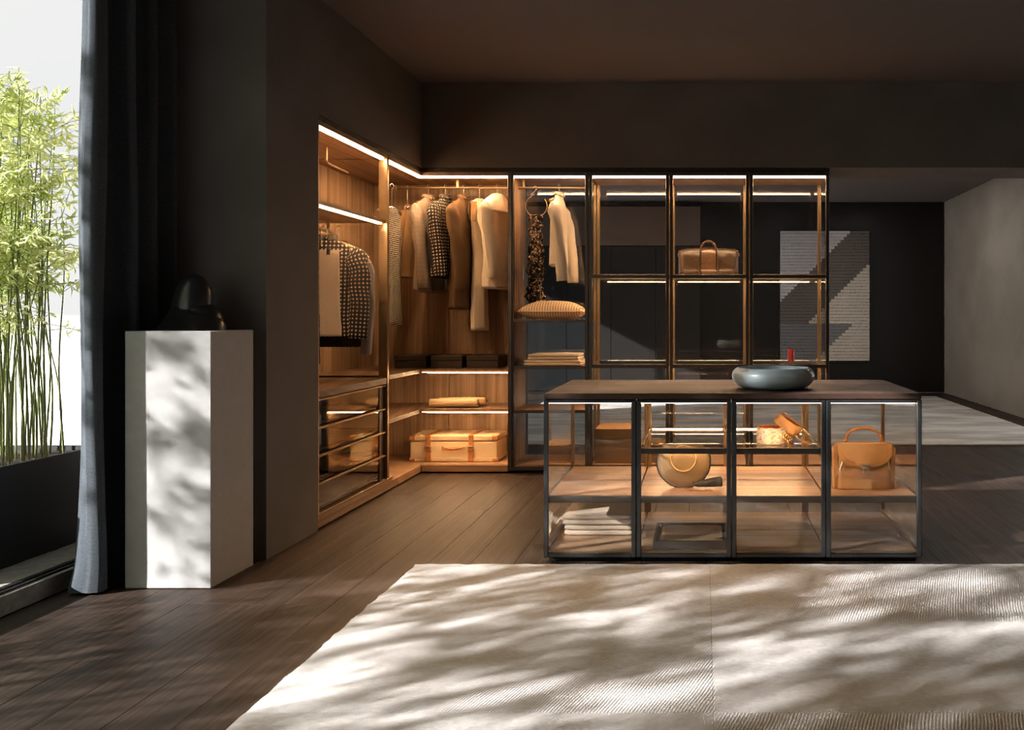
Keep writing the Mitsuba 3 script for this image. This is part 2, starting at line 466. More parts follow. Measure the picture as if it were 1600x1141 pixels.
win = struct('unseen_window_2', cat(bx(XR + .03, XR + .09, 8.1, 8.16, 0, 2.95), bx(XR + .03, XR + .09, 10.84, 10.9, 0, 2.95), bx(XR + .03, XR + .09, 9.47, 9.53, 0, 2.95), bx(XR + .03, XR + .09, 8.16, 10.84, 2.89, 2.95)), 'm_black')  # out of view in the right wall, placed to light the far room
win = struct('unseen_window_3', cat(bx(-4.66, -4.6, 10.2, 10.26, 0, 2.75), bx(-4.66, -4.6, 14.54, 14.6, 0, 2.75), bx(-4.66, -4.6, 12.37, 12.43, 0, 2.75), bx(-4.66, -4.6, 10.26, 14.54, 2.69, 2.75)), 'm_black')  # out of view on the left, placed to bring daylight to the far rug
for xl in (-1.6, .0, 1.5, 3.0):  # out of view behind the beam, placed to light art, rug and wall
    for yl in (9.3, 12.1):
        k = thing('unseen_ceiling_lamp', 'unseen round recessed ceiling lamp that lights the room behind the wardrobes', 'lamp', 'unseen recessed lamps of the room behind')
        part(k, 'housing', lathe([(.10, CEIL - .012), (.125, CEIL - .012), (.125, CEIL - .001), (.10, CEIL - .001), (.10, CEIL - .012)], (xl, yl, 0), 32, ring=True), 'm_white')
        dk = part(k, 'lens', place(lathe([(0, -.004), (.098, -.004), (.098, .004), (0, .004)], n=32), (xl, yl, CEIL - .006)), 'm_led')
        scene[dk]['emitter'] = {'type': 'area', 'radiance': rgb(UNSEEN_LAMP, UNSEEN_LAMP * .93, UNSEEN_LAMP * .86)}

# ------------------------------------------------------------------ wardrobes
LB = 'light_strip'
ZT = 2.462                                       # underside of the top panels


def strip(u, x0, x1, y0, y1, z0, z1, e=1.0):
    if e < .85:
        return part(u, LB, bx(x0, x1, y0, y1, z0, z1), 'm_led', emit=LED_L * e)
    # diffuser profile that glows softly, and the bright row of diodes that shines straight down out of it
    k = part(u, LB, bx(x0, x1, y0, y1, z0, z1), 'm_led', emit=LED_L * e * .30)
    z = z0 - .0015
    part(k, 'diode_row', (np.array([[x0, y0, z], [x0, y1, z], [x1, y1, z], [x1, y0, z]]), np.array([[0, 1, 2], [0, 2, 3]])), 'm_led', emit=LED_L * e * 1.7)
    return k


# left unit: drawers below, hanging space above
u = thing('wardrobe_unit', 'open wooden wardrobe unit on the left wall with smoked glass drawers under hanging shirts', 'wardrobe')
L0, L1 = 5.325, 6.50
part(u, 'top_panel', bx(-2.94, XL - .004, L0, L1, ZT, 2.49), 'm_wood_y')
part(u, 'shadow_gap_strip', bx(-2.94, XL - .006, L0, L1, 2.49, 2.524), 'm_black')  # black strip standing for the shaded gap above the top panel
part(u, 'back_panel', bx(-2.955, -2.94, L0, L1, .06, 2.49), 'm_wood_v')
part(u, 'side_panel', bx(-2.94, XL - .004, L0 - .003, L0 + .018, .06, ZT), 'm_wood_v')
part(u, 'front_post', bx(-2.40, XL - .002, 6.49, 6.525, .10, ZT, .002), 'm_bronze')
part(u, 'shelf', bx(-2.94, XL - .02, L0 + .02, 6.49, 1.985, 2.012, .001), 'm_wood_y')
strip(u, -2.372, -2.352, L0 + .02, 6.46, ZT - .014, ZT)
strip(u, -2.378, -2.358, L0 + .02, 6.44, 1.972, 1.985)
part(u, 'counter', bx(-2.94, XL - .006, L0 + .02, 6.49, .80, .845, .002), 'm_wood_mid')
part(u, 'base_panel', bx(-2.94, XL - .012, L0 + .02, 6.53, .06, .085), 'm_wood_y')
part(u, 'base_board', bx(-2.36, XL - .004, L0, 6.60, .012, .088, .002), 'm_wood_y')
part(u, 'base_rail', bx(-2.345, XL - .001, L0, 6.60, .088, .10, .001), 'm_bronze')
part(u, 'drawer_side', bx(-2.92, -2.37, 6.44, 6.465, .10, .80), 'm_frame')
part(u, 'drawer_side', bx(-2.92, -2.37, 5.36, 5.385, .10, .80), 'm_frame')
part(u, 'drawer_stile', bx(-2.375, -2.36, 6.40, 6.48, .10, .80, .001), 'm_frame')
for i in range(4):
    z0 = .115 + .172 * i
    d = part(u, 'drawer', cat(bx(-2.90, -2.385, 5.39, 6.435, z0 + .008, z0 + .02), bx(-2.90, -2.885, 5.39, 6.435, z0 + .02, z0 + .12)), 'm_wood_dark')
    part(d, 'glass_front', quad([-2.366, 5.37, z0], [-2.366, 6.42, z0], [-2.366, 6.42, z0 + .150], [-2.366, 5.37, z0 + .150]), 'm_smoke')
    part(d, 'front_rail', bx(-2.372, XL - .012, 5.36, 6.50, z0 + .150, z0 + .163, .002), 'm_bronze')
# rods: two short ones
part(u, 'hanging_rod', cat(tube([(-2.72, 5.40, 1.915), (-2.72, 6.42, 1.915)], .011, 10), bx(-2.728, -2.712, 6.36, 6.376, 1.915, 1.985), bx(-2.728, -2.712, 5.5, 5.516, 1.915, 1.985)), 'm_bronze', smooth=40)
part(u, 'pull_rod', cat(tube([(-2.60, 6.06, ZT), (-2.60, 6.06, 2.37), (-2.60, 6.08, 2.355), (-2.60, 6.42, 2.345)], .009, 8)), 'm_bronze', smooth=40)

# corner unit: left return and rear bay
u = thing('wardrobe_unit', 'open corner wardrobe with wooden back, row of hanging jackets, dark boxes and cream suitcase', 'wardrobe')
X4 = -1.602
YW = 7.82                                         # rear of the wardrobes
part(u, 'top_panel', cat(bx(-2.94, XL - .004, 6.525, YB, ZT, 2.49), bx(-2.94, X4 - .012, YB, YW, ZT, 2.49)), 'm_wood_y')
part(u, 'shadow_gap_strip', cat(bx(-2.94, XL - .006, 6.5, YB, 2.49, 2.524), bx(-2.94, X4, YB + .006, YW, 2.49, 2.524)), 'm_black')  # shade of the gap put in as a black strip
part(u, 'back_panel', bx(-2.955, -2.94, L1, YW, .06, 2.49), 'm_wood_v')
part(u, 'back_panel', bx(-2.94, -2.27, YW, YW + .015, .06, 2.49, .001), 'm_wood_v')
part(u, 'back_panel', bx(-2.267, X4 - .012, YW, YW + .015, .06, 2.49, .001), 'm_wood_v')
part(u, 'partition', bx(X4 - .012, X4 + .012, YB + .03, YW + .015, .06, ZT), 'm_wood_v')
part(u, 'front_post', bx(X4 - .017, X4 + .017, YB - .012, YB + .03, .02, ZT + .028, .003), 'm_frame')
strip(u, -2.372, -2.352, 6.56, YB + .03, ZT - .014, ZT)
strip(u, -2.372, X4 - .02, YB + .03, YB + .05, ZT - .014, ZT)
for k, (za, zb) in enumerate(((.83, .858), (.50, .528))):
    part(u, 'shelf', cat(bx(-2.94, XL - .02, 6.53, YB + .02, za, zb), bx(-2.94, X4 - .012, YB + .02, YW, za, zb)), 'm_wood_mid')
    strip(u, XL + .0, X4 - .02, YB + .012, YB + .0195, za + .001, za + .008, .16)
    part(u, 'shelf_edge', cat(bx(-2.36, XL - .02, 6.53, YB + .015, za - .004, za)), 'm_bronze')
    strip(u, -2.40, -2.39, 6.56, 7.1, za - .006, za, .84)  # hidden under the shelf, placed to light the wood below
    strip(u, -2.3, X4 - .02, YB + .06, YB + .08, za - .006, za, .84)  # rear bay: also hidden, brightens the back panel between shelves
part(u, 'base_panel', cat(bx(-2.94, XL - .012, 6.532, YB + .01, .045, .07), bx(-2.94, X4 - .012, YB + .01, YW, .045, .07)), 'm_wood_x')
part(u, 'base_board', cat(bx(-2.36, XL - .004, 6.60, YB, .012, .07, .002), bx(XL - .004, X4 - .02, YB + .0, YB + .02, .012, .066, .002)), 'm_wood_x')
part(u, 'hanging_rod', cat(tube([(-2.64, 7.54, 2.40), (X4 - .014, 7.54, 2.40)], .011, 10), bx(-2.66, -2.63, 7.52, 7.56, 2.38, 2.42, .004),
                           bx(-2.12, -2.10, 7.53, 7.55, 2.40, ZT), bx(X4 - .05, X4 - .03, 7.53, 7.55, 2.40, ZT)), 'm_bronze', smooth=40)

# bay with glass rear (module 4) and three glazed bays (5..7)
XM = [X4, -.952, -.286, .375, 1.036]
names = [('wardrobe_unit', 'narrow wardrobe bay with dark glass rear, holding a scarf, jacket, cushion and folded cloths', 'wardrobe'),
         ('glass_cabinet', 'tall lit glass cabinet with bare shelves, left of the duffel bag cabinet', 'cabinet'),
         ('glass_cabinet', 'tall lit glass cabinet with the brown duffel bag on its shelf', 'cabinet'),
         ('glass_cabinet', 'tall lit glass cabinet at the right end, striped wall art seen through it', 'cabinet')]
for m in range(4):
    x0, x1 = XM[m], XM[m + 1]
    u = thing(*names[m])
    part(u, 'top_panel', bx(x0 + .013, x1 - .0, YB, YW + .015, ZT, 2.49), 'm_wood_x')
    part(u, 'shadow_gap_strip', bx(x0 + .001, x1, YB + .006, YW + .015, 2.49, 2.524), 'm_black')  # black stands for shade in the gap under the beam
    part(u, 'base_panel', bx(x0 + .018, x1 - .018, YB + .02, YW, .045, .07), 'm_wood_x')
    part(u, 'base_rail', bx(x0 + .018, x1 - .018, YB - .008, YB + .02, .025, .060, .002), 'm_frame')
    part(u, 'plinth', bx(x0 + .03, x1 - .03, YB + .04, YW - .03, 0, .045), 'm_black')
    # front posts: a pair of slim stiles at each joint
    part(u, 'front_post', bx(x1 - .030, x1 - .003, YB - .012, YB + .03, .02, ZT + .028, .003), 'm_frame')
    part(u, 'front_post', bx(x0 + (.020 if m == 0 else .003), x0 + .030, YB - .012, YB + .03, .02, ZT + .028, .003), 'm_frame')
    part(u, 'top_rail', bx(x0 + .03, x1 - .03, YB - .008, YB + .02, ZT, ZT + .028, .002), 'm_frame')
    part(u, 'rear_post', bx(x1 - .028, x1 - .003, YW - .03, YW + .012, .07, ZT, .003), 'm_bronze')
    if m: part(u, 'rear_post', bx(x0 + .003, x0 + .028, YW - .03, YW + .012, .07, ZT, .003), 'm_bronze')
    part(u, 'rear_pane', quad([x0 + .02, YW + .0, .07], [x1 - .02, YW + .0, .07], [x1 - .02, YW + .0, ZT], [x0 + .02, YW + .0, ZT]), 'm_rearglass' if m else 'm_blueglass')
    strip(u, x0 + .032, x1 - .032, YB + .03, YB + .05, ZT - .014, ZT)
    if m == 0:
        zs = (1.272, .885, .52)
        for z in zs:
            part(u, 'shelf', bx(x0 + .014, x1 - .03, YB + .01, YW - .005, z - .012, z), 'm_wood_x')
            part(u, 'shelf_edge', bx(x0 + .03, x1 - .03, YB - .006, YB + .012, z - .022, z + .003, .002), 'm_frame')
        part(u, 'hanging_rod', cat(tube([(x0 + .013, 7.54, 2.40), (x1 - .03, 7.54, 2.40)], .010, 10), bx(x0 + .05, x0 + .066, 7.532, 7.548, 2.40, ZT)), 'm_bronze', smooth=40)
    else:
        for z in (1.648, .905):
            part(u, 'shelf_rail', cat(bx(x0 + .03, x1 - .03, YB - .006, YB + .022, z - .035, z - .004, .002)), 'm_frame')
            part(u, 'shelf_rail', cat(bx(x0 + .03, x1 - .03, YW - .03, YW - .01, z - .025, z - .004, .002)), 'm_frame')
            part(u, 'shelf_rail', cat(bx(x0 + .006, x0 + .02, YB + .03, YW - .03, z - .022, z - .004)), 'm_bronze')
            part(u, 'shelf_rail', cat(bx(x1 - .02, x1 - .006, YB + .03, YW - .03, z - .022, z - .004)), 'm_bronze')
            part(u, 'glass_shelf', quad([x0 + .02, YB + .02, z], [x1 - .02, YB + .02, z], [x1 - .02, YW - .02, z], [x0 + .02, YW - .02, z]), 'm_rearglass')
            strip(u, x0 + .04, x1 - .04, YB + .045, YB + .06, z - .030, z - .020, .9)
    if m == 3:
        part(u, 'side_pane', quad([x1 - .012, YB + .03, .07], [x1 - .012, YW - .03, .07], [x1 - .012, YW - .03, ZT], [x1 - .012, YB + .03, ZT]), 'm_glass')

# ------------------------------------------------------------------ island of four display cabinets under one worktop
IY0, IY1 = 4.63, 5.62
XI = [-.845, -.357, .145, .643, 1.148]
ilab = ['leftmost glass display cabinet of the island, folded blankets on its floor',
        'glass display cabinet of the island holding the round bag above a dark tray',
        'glass display cabinet of the island holding rolled belts on its glass shelf',
        'rightmost glass display cabinet of the island holding the orange leather satchel']
for m in range(4):
    x0, x1 = XI[m] + .001, XI[m + 1] - .001
    u = thing('display_cabinet', ilab[m], 'cabinet')
    yf = IY0 + .022
    part(u, 'plinth', bx(x0 + .02, x1 - .02, IY0 + .05, IY1 - .05, 0, .03), 'm_black')
    for (xa, xb) in ((x0, x0 + .02), (x1 - .02, x1)):
        part(u, 'front_post', bx(xa, xb, yf, yf + .02, .03, .86, .002), 'm_gun')
        part(u, 'rear_post', bx(xa, xb, IY1 - .03, IY1 - .003, .03, .86, .002), 'm_bronze')
    part(u, 'top_rail', cat(bx(x0 + .02, x1 - .02, yf, yf + .02, .842, .86)), 'm_gun')
    part(u, 'top_rail', cat(bx(x0 + .02, x1 - .02, IY1 - .03, IY1 - .003, .84, .86)), 'm_bronze')
    ym = (IY0 + IY1) / 2
    for (ya, yb) in ((yf + .02, ym - .003), (ym + .003, IY1 - .03)):
        part(u, 'base_panel', bx(x0 + .001, x1 - .001, ya, yb, .035, .055, .001), 'm_wood_x')
        part(u, 'wooden_shelf', bx(x0 + .004, x1 - .004, ya + .006, yb, .322, .345, .001), 'm_wood_x')
    part(u, 'shelf_edge', bx(x0 + .02, x1 - .02, yf + .002, yf + .026, .312, .349, .002), 'm_frame')
    part(u, 'bottom_rail', bx(x0 + .02, x1 - .02, yf, yf + .019, .03, .055), 'm_bronze')
    part(u, 'rear_pane', quad([x0 + .01, IY1 - .015, .055], [x1 - .01, IY1 - .015, .055], [x1 - .01, IY1 - .015, .85], [x0 + .01, IY1 - .015, .85]), 'm_glass')
    d = part(u, 'door', cat(bx(x0, x0 + .025, IY0, IY0 + .02, .028, .858, .004), bx(x1 - .025, x1, IY0, IY0 + .02, .028, .858, .004),
                            bx(x0 + .025, x1 - .025, IY0 + .001, IY0 + .019, .842, .858, .003), bx(x0 + .025, x1 - .025, IY0 + .001, IY0 + .019, .028, .048, .003)), 'm_gun')
    part(d, 'pane', quad([x0 + .02, IY0 + .010, .04], [x1 - .02, IY0 + .010, .04], [x1 - .02, IY0 + .010, .845], [x0 + .02, IY0 + .010, .845]), 'm_glass')
    strip(u, x0 + .025, x1 - .025, yf + .022, yf + .034, .835, .840, .5)
    if m in (1, 2):
        part(u, 'shelf_rail', bx(x0 + .02, x1 - .02, yf + .002, yf + .022, .570, .602, .002), 'm_frame')
        part(u, 'shelf_rail', cat(bx(x0 + .02, x1 - .02, IY1 - .05, IY1 - .03, .570, .59)), 'm_bronze')
        part(u, 'shelf_rail', cat(bx(x0 + .003, x0 + .015, yf + .02, IY1 - .03, .575, .59), bx(x1 - .015, x1 - .003, yf + .02, IY1 - .03, .575, .59)), 'm_bronze')
        part(u, 'glass_shelf', quad([x0 + .015, yf + .02, .595], [x1 - .015, yf + .02, .595], [x1 - .015, IY1 - .03, .595], [x0 + .015, IY1 - .03, .595]), 'm_glass')
        strip(u, x0 + .03, x1 - .03, IY1 - .065, IY1 - .052, .578, .588, .75)
        strip(u, x0 + .03, x1 - .03, yf + .03, yf + .04, .575, .583, .6)
    if m in (0, 3):
        xs, xa, xb = (x0 + .008, x0, x0 + .02) if m == 0 else (x1 - .008, x1 - .02, x1)
        part(u, 'side_pane', quad([xs, yf + .02, .055], [xs, IY1 - .03, .055], [xs, IY1 - .03, .85], [xs, yf + .02, .85]), 'm_glass')
        for za, zb in ((.03, .075), (.84, .86), (.322, .346)):
            part(u, 'side_rail', bx(xa, xb, yf + .02, IY1 - .03, za, zb, .002), 'm_frame')
single('worktop', bx(-.842, 1.145, IY0 - .002, IY1, .862, .893, .003), 'm_wood_dark', 'long dark wooden worktop across the top of the island cabinets', 'worktop')

# ------------------------------------------------------------------ rug, far rug
rug = thing('rug', 'large pale beige patchwork rug with ribbed pile in dappled sunlight before the island', 'rug')
rs = np.random.RandomState(4)
xc = [-1.49, .03, 1.56, 3.09]
yc = [4.56, 3.705, 2.85, 1.995]
for i in range(3):
    for j in range(3):
        nx, ny = 60, 40
        U, V = np.meshgrid(np.linspace(0, 1, nx), np.linspace(0, 1, ny), indexing='ij')
        X = xc[i] + .0005 + U * (xc[i + 1] - xc[i] - .001)
        Y = yc[j + 1] + .0005 + V * (yc[j] - yc[j + 1] - .001)
        pts = np.stack([X, Y, X * 0], -1)
        wob = (meshkit.noise(pts * 22, 2) - .5) * .014
        wob2 = (meshkit.noise(pts * 22, 3) - .5) * .014
        edge = np.zeros_like(X)
        if i == 0: X = X + wob * (U < .001)
        if j == 0: Y = Y + wob2 * (V > .999)
        e = np.minimum(np.minimum(U * (xc[i + 1] - xc[i]), (1 - U) * (xc[i + 1] - xc[i])), np.minimum(V * .855, (1 - V) * .855))
        Z = .016 + .003 * (meshkit.fbm(pts * 14, 3, 1) - .5) - .0015 * np.exp(-e / .006)
        top = np.stack([X, Y, Z], -1)
        idx = np.arange(nx * ny).reshape(nx, ny)
        f = np.concatenate([np.stack([idx[:-1, :-1], idx[1:, :-1], idx[1:, 1:]], -1).reshape(-1, 3), np.stack([idx[:-1, :-1], idx[1:, 1:], idx[:-1, 1:]], -1).reshape(-1, 3)])
        loop = np.concatenate([idx[:, 0], idx[-1, 1:], idx[-2::-1, -1], idx[0, -2:0:-1]])
        v = top.reshape(-1, 3)
        low = v[loop].copy(); low[:, 2] = .001
        n0 = len(v)
        v = np.vstack([v, low])
        k = np.arange(len(loop)); k2 = (k + 1) % len(loop)
        f = np.vstack([f, np.stack([loop[k], n0 + k, n0 + k2], -1), np.stack([loop[k], n0 + k2, loop[k2]], -1)])
        part(rug, 'patch', trimesh.Trimesh(v, f, process=False), 'm_rug', smooth=40)
single('rug', rbox(-2.4, 3.71, 8.8, 14.05, .001, .021, .01, 8), 'm_farrug', 'pale silky grey rug on the floor of the room behind the island', 'rug')

# ------------------------------------------------------------------ plinth and sculpture
single('plinth', bx(-2.757, -2.348, 4.19, 4.585, .003, 1.228, .002), 'm_plinth', 'tall off-white square plinth with leaf shadows beside the dark curtain', 'plinth')


def sculpture():
    c = np.array([-2.568, 4.40, 1.2285])
    S = lambda r: m3.Manifold.sphere(1.0, 128).scale(r)
    m = S((.094, .085, .155)).rotate((0, 6, 0)).translate((-.004, .025, .128)) + S((.172, .135, .122)).translate((-.008, .01, 0)) + S((.11, .10, .115)).translate((.035, .02, .03))
    P0 = np.array([-.086, -.040, .112])
    for d, r in (((-.93, -.30, .22), .20), ((-.10, -.80, -.60), .24)):
        d = np.array(d) / np.linalg.norm(d)
        m -= m3.Manifold.sphere(r, 200).translate(tuple(P0 + d * (r - .001)))
    m ^= m3.Manifold.cube((2, 2, 1)).translate((-1, -1, 0))
    parts = sorted(m.decompose(), key=lambda q: -q.volume())
    return mani(parts[0].translate(tuple(c)))


single('sculpture', sculpture(), 'm_blackstone', 'black rounded abstract stone sculpture with sharp ridges on the plinth', 'sculpture', smooth=35)


# ------------------------------------------------------------------ curtain
def curtain():
    from scipy.interpolate import CubicSpline
    plan = np.array([(-2.925, 4.110), (-2.905, 4.092), (-2.88, 4.080), (-2.85, 4.076), (-2.822, 4.098), (-2.84, 4.155), (-2.90, 4.185), (-2.935, 4.215), (-2.89, 4.255), (-2.81, 4.275), (-2.785, 4.305),
                     (-2.82, 4.345), (-2.91, 4.365), (-2.935, 4.395), (-2.87, 4.43), (-2.80, 4.445), (-2.785, 4.475), (-2.83, 4.515), (-2.92, 4.535), (-2.935, 4.565), (-2.86, 4.60), (-2.79, 4.615), (-2.785, 4.64)])
    q = np.linspace(0, 1, len(plan))
    n, m = 220, 70
    s = np.linspace(0, 1, n)
    base = np.stack([CubicSpline(q, plan[:, c])(s) for c in (0, 1)], -1)
    rings = []
    for z in np.linspace(0.012, 3.2, m):
        h = z / 3.2
        low = max(0, 1 - h / .45) ** 1.6
        lead = np.exp(-(s / .16) ** 2)
        x = -2.86 + (base[:, 0] + 2.86) * (.82 + .25 * (1 - h) + .10 * low * (s < .5)) + .012 * np.sin(2.3 * z + 9 * s) * (1 - h)
        y = base[:, 1] + .018 - .028 * low * lead + .010 * np.sin(1.9 * z + 14 * s)
        x = np.minimum(x, -2.766); y = np.minimum(y, 4.66)
        x = x - .025 * np.exp(-(z / .09) ** 2) * lead
        w = meshkit.noise(np.stack([s * 40, s * 0 + z * 1.5, s * 0], -1), 3) - .5
        ring = np.stack([x + .010 * w, y + .006 * w, np.full(n, z)], -1)
        t = np.gradient(ring, axis=0)
        t /= np.linalg.norm(t, axis=-1, keepdims=True)
        nr = np.stack([t[:, 1], -t[:, 0], 0 * t[:, 0]], -1) * .0018
        rings.append(np.concatenate([ring + nr, (ring - nr)[::-1]]))
    return loft(np.array(rings))


cu = single('curtain', curtain(), 'm_curtain', 'floor-length dark slate blue linen curtain in folds beside the window', 'curtain', smooth=50)

# ------------------------------------------------------------------ planter and bamboo
pl = thing('planter', 'long low black planter trough outside the window holding bamboo', 'planter')
part(pl, 'trough', cat(bx(-3.37, -3.35, 3.86, 4.9, .093, .58, .002), bx(-3.90, -3.88, 3.86, 4.9, .093, .58, .002), bx(-3.88, -3.37, 4.88, 4.9, .093, .58), bx(-3.88, -3.37, 3.86, 3.88, .093, .58), bx(-3.88, -3.37, 3.88, 4.88, .093, .12)), 'm_planter')
part(pl, 'soil', bx(-3.88, -3.37, 3.88, 4.88, .12, .555), 'm_soil')
rb = np.random.RandomState(11)


def cane(h, seed, nleaf, low):
    r = np.random.RandomState(seed)
    n = 14
    t = np.linspace(0, 1, n)
    lean = r.normal(0, .10, 2)
    p = np.stack([lean[0] * t ** 2 * h + .012 * np.sin(7 * t + seed), lean[1] * t ** 2 * h + .012 * np.cos(6 * t + seed), t * h], -1)
    stems = [tube(p, np.linspace(.0052, .0016, n), 5)]
    for k in range(1, n - 1):                     # nodes
        stems.append(tube([p[k] - [0, 0, .003], p[k], p[k] + [0, 0, .003]], [.0045 * (1 - t[k] * .6), .0075 * (1 - t[k] * .6), .0045 * (1 - t[k] * .6)], 5))
    V, F = [], []
    tw = []
    for b in range(max(6, nleaf // 7)):
        tt = low + (1 - low) * r.rand() ** .75
        base = np.array([np.interp(tt, t, p[:, k]) for k in range(3)])
        a = r.rand() * 2 * PI
        ln = r.uniform(.08, .28)
        tip = base + ln * np.array([math.cos(a), math.sin(a), r.uniform(-.1, .7)])
        mid = (base + tip) / 2 + [0, 0, .02]
        tw.append(tube([base, mid, tip], [.0018, .0014, .0008], 4))
        for q in range(7):
            o = base + (tip - base) * r.uniform(.35, 1.05)
            d = r.normal(0, 1, 3); d[2] -= .35; d += .8 * (tip - base) / ln
            d /= np.linalg.norm(d)
            sd = np.cross(d, r.normal(0, 1, 3)); sd /= np.linalg.norm(sd)
            up = np.cross(sd, d)
            L, W = r.uniform(.040, .080), r.uniform(.008, .0135)
            k = len(V)
            V += [o, o + d * L * .4 + sd * W * .8 + up * .004, o + d * L - up * .012, o + d * L * .4 - sd * W * .8 + up * .004, o + d * L * .45 - up * .002]
            F += [[k, k + 1, k + 4], [k + 1, k + 2, k + 4], [k + 2, k + 3, k + 4], [k + 3, k, k + 4]]
    return cat(*stems, *tw), trimesh.Trimesh(np.array(V), np.array(F), process=False)


variants, dense = [], []
for i, (h, nl, low) in enumerate(((1.95, 150, .46), (1.75, 140, .48), (2.05, 170, .50), (1.45, 60, .55), (1.15, 30, .60), (1.85, 190, .52))):
    s_, l_ = cane(h, 20 + i, nl, low)
    dense.append((mikit.ply(s_, 'm_stem', True), mikit.ply(l_, 'm_leaf_dark', False)))
    s_, l_ = cane(h, 40 + i, int(nl * .62), low)
    variants.append((mikit.ply(s_, 'm_stem', True), mikit.ply(l_, 'm_leaf' if i % 3 else 'm_leaf_dark', False)))


def plant(x, y, v, sc, a):
    k = thing('bamboo_cane', 'thin green bamboo cane with small pale leaves in the black planter', 'bamboo', 'bamboo canes in the planter')
    w = T().translate([x, y, .54]).rotate([0, 0, 1], a).scale([1, 1, sc])
    part(k, 'stem', variants[v][0], None, to_world=w)
    part(k, 'leaves', variants[v][1], None, to_world=w, kind='stuff')


for i in range(92):
    plant(rb.uniform(-3.82, -3.44), rb.uniform(4.12, 4.80), rb.choice([0, 1, 2, 3, 4, 4, 3, 3, 4, 5]), rb.uniform(.9, 1.05), rb.uniform(0, 360))
for i in range(15):  # out of view, placed to cast leaf shadows on plinth and floor
    k = thing('bamboo', 'unseen bamboo on the terrace that shades plinth and floor, nearer than the tall row', 'bamboo', 'nearer bamboo on the terrace')
    w = T().translate([rb.uniform(-5.0, -4.35), rb.uniform(.9, 3.0), -.01]).rotate([0, 0, 1], rb.uniform(0, 360)).scale([1.35, 1.35, rb.uniform(1.1, 1.5)])
    v = int(rb.choice([0, 1, 2, 5]))
    part(k, 'stem', dense[v][0], None, to_world=w)
    part(k, 'leaves', dense[v][1], None, to_world=w, kind='stuff')
for i in range(92):  # out of view, placed and thickened to dapple the rug with shade
    k = thing('bamboo', 'tall bamboo on the terrace outside the window, beyond the left edge of the view, dappling the rug', 'bamboo', 'tall bamboo on the terrace')
    w = T().translate([rb.uniform(-6.6, -5.1), rb.uniform(-3.2, 2.2), -.01]).rotate([0, 0, 1], rb.uniform(0, 360)).scale([1.9, 1.9, rb.uniform(2.0, 2.7)])
    v = int(rb.choice([0, 1, 2, 5]))
    part(k, 'stem', dense[v][0], None, to_world=w)
    part(k, 'leaves', dense[v][1], None, to_world=w, kind='stuff')

for i in range(16):  # out of view, set low to shade the floor near the window
    k = thing('bamboo', 'low bushy bamboo on the terrace outside the window, left of the view, shading the left floor', 'bamboo', 'low bamboo on the terrace')
    w = T().translate([rb.uniform(-5.6, -4.3), rb.uniform(.6, 2.4), -.01]).rotate([0, 0, 1], rb.uniform(0, 360)).scale([1.25, 1.25, rb.uniform(.55, .75)])
    v = int(rb.choice([0, 1, 2, 5]))
    part(k, 'stem', dense[v][0], None, to_world=w)
    part(k, 'leaves', dense[v][1], None, to_world=w, kind='stuff')

# ------------------------------------------------------------------ garments
def ell(w, d, n=40, e=.85):
    a = np.arange(n) * 2 * PI / n + PI / 2        # seam at the back
    return np.stack([w * np.sign(np.cos(a)) * np.abs(np.cos(a)) ** e, d * np.sign(np.sin(a)) * np.abs(np.sin(a)) ** e], -1)


def body_mesh(prof, seed=0, fold=.010, nf=6, n=56, m=34, e=.85, sway=0.):
    """prof: rows (z, half width, half thickness); z falls from the neck. Vertical folds that deepen downwards."""
    prof = np.asarray(prof, float)
    z = np.linspace(0, 1, m) * (prof[-1, 0] - prof[0, 0]) + prof[0, 0]
    o = np.argsort(prof[:, 0])
    w = np.interp(z, prof[o, 0], prof[o, 1]); d = np.interp(z, prof[o, 0], prof[o, 2])
    L = abs(z[-1] - z[0])
    rings = []
    a = np.arange(n) * 2 * PI / n + PI / 2
    for i in range(m):
        q = ell(w[i], d[i], n, e)
        t = abs(z[i] - z[0]) / L
        f = 1 + 0 * a
        amp = fold * min(1, t * 1.3)
        ph = seed * 1.7 + .8 * math.sin(3 * t + seed)
        rad = amp * (np.sin(nf * a + ph) + .5 * np.sin((nf * 2 - 1) * a + 2 * ph + 2 * t))
        nn = np.stack([np.cos(a) * .6, np.sin(a)], -1)
        q = q + nn * rad[:, None]
        pt = np.stack([q[:, 0], q[:, 1], np.full(n, z[i])], -1)
        pt += .012 * t * (meshkit.noise(pt * 11 + seed * 3.3, 5)[:, None] - .5) * np.array([.5, 1, 0])
        pt[:, 1] += sway * t
        rings.append(pt)
    return loft(rings, uv=True)


def sleeve_mesh(p, r0, r1, seed=0, flat=.8):
    p = np.asarray(p, float)
    from scipy.interpolate import CubicSpline
    k = np.linspace(0, 1, len(p))
    t = np.linspace(0, 1, 22)
    q = np.stack([CubicSpline(k, p[:, c])(t) for c in range(3)], -1)
    _, u, v = frames(q)
    n = 24
    a = np.arange(n) * 2 * PI / n
    rings = []
    for i in range(len(t)):
        r = (r0 + (r1 - r0) * t[i]) * min(1, .42 + 2.3 * t[i])
        rr_ = r * (1 + .10 * np.sin(3 * a + 5 * t[i] + seed) * t[i] + .10 * np.sin(19 * t[i] + 2 * a + seed) * math.sin(PI * t[i]))
        rings.append(q[i] + (rr_ * np.cos(a))[:, None] * u[i] + (flat * rr_ * np.sin(a))[:, None] * v[i])
    return loft(rings, uv=True)


def add_cloth(k, name, mu, bsdf, M, label=None):
    m, uv = mu if isinstance(mu, tuple) else (mu, None)
    m = m.copy(); m.apply_transform(M)
    return part(k, name, m, bsdf, smooth=True, uv=uv, label=label)


def mtx(pos, rz, ry=0.):
    return trimesh.transformations.translation_matrix(pos) @ trimesh.transformations.euler_matrix(0, math.radians(ry), math.radians(rz), 'sxyz')


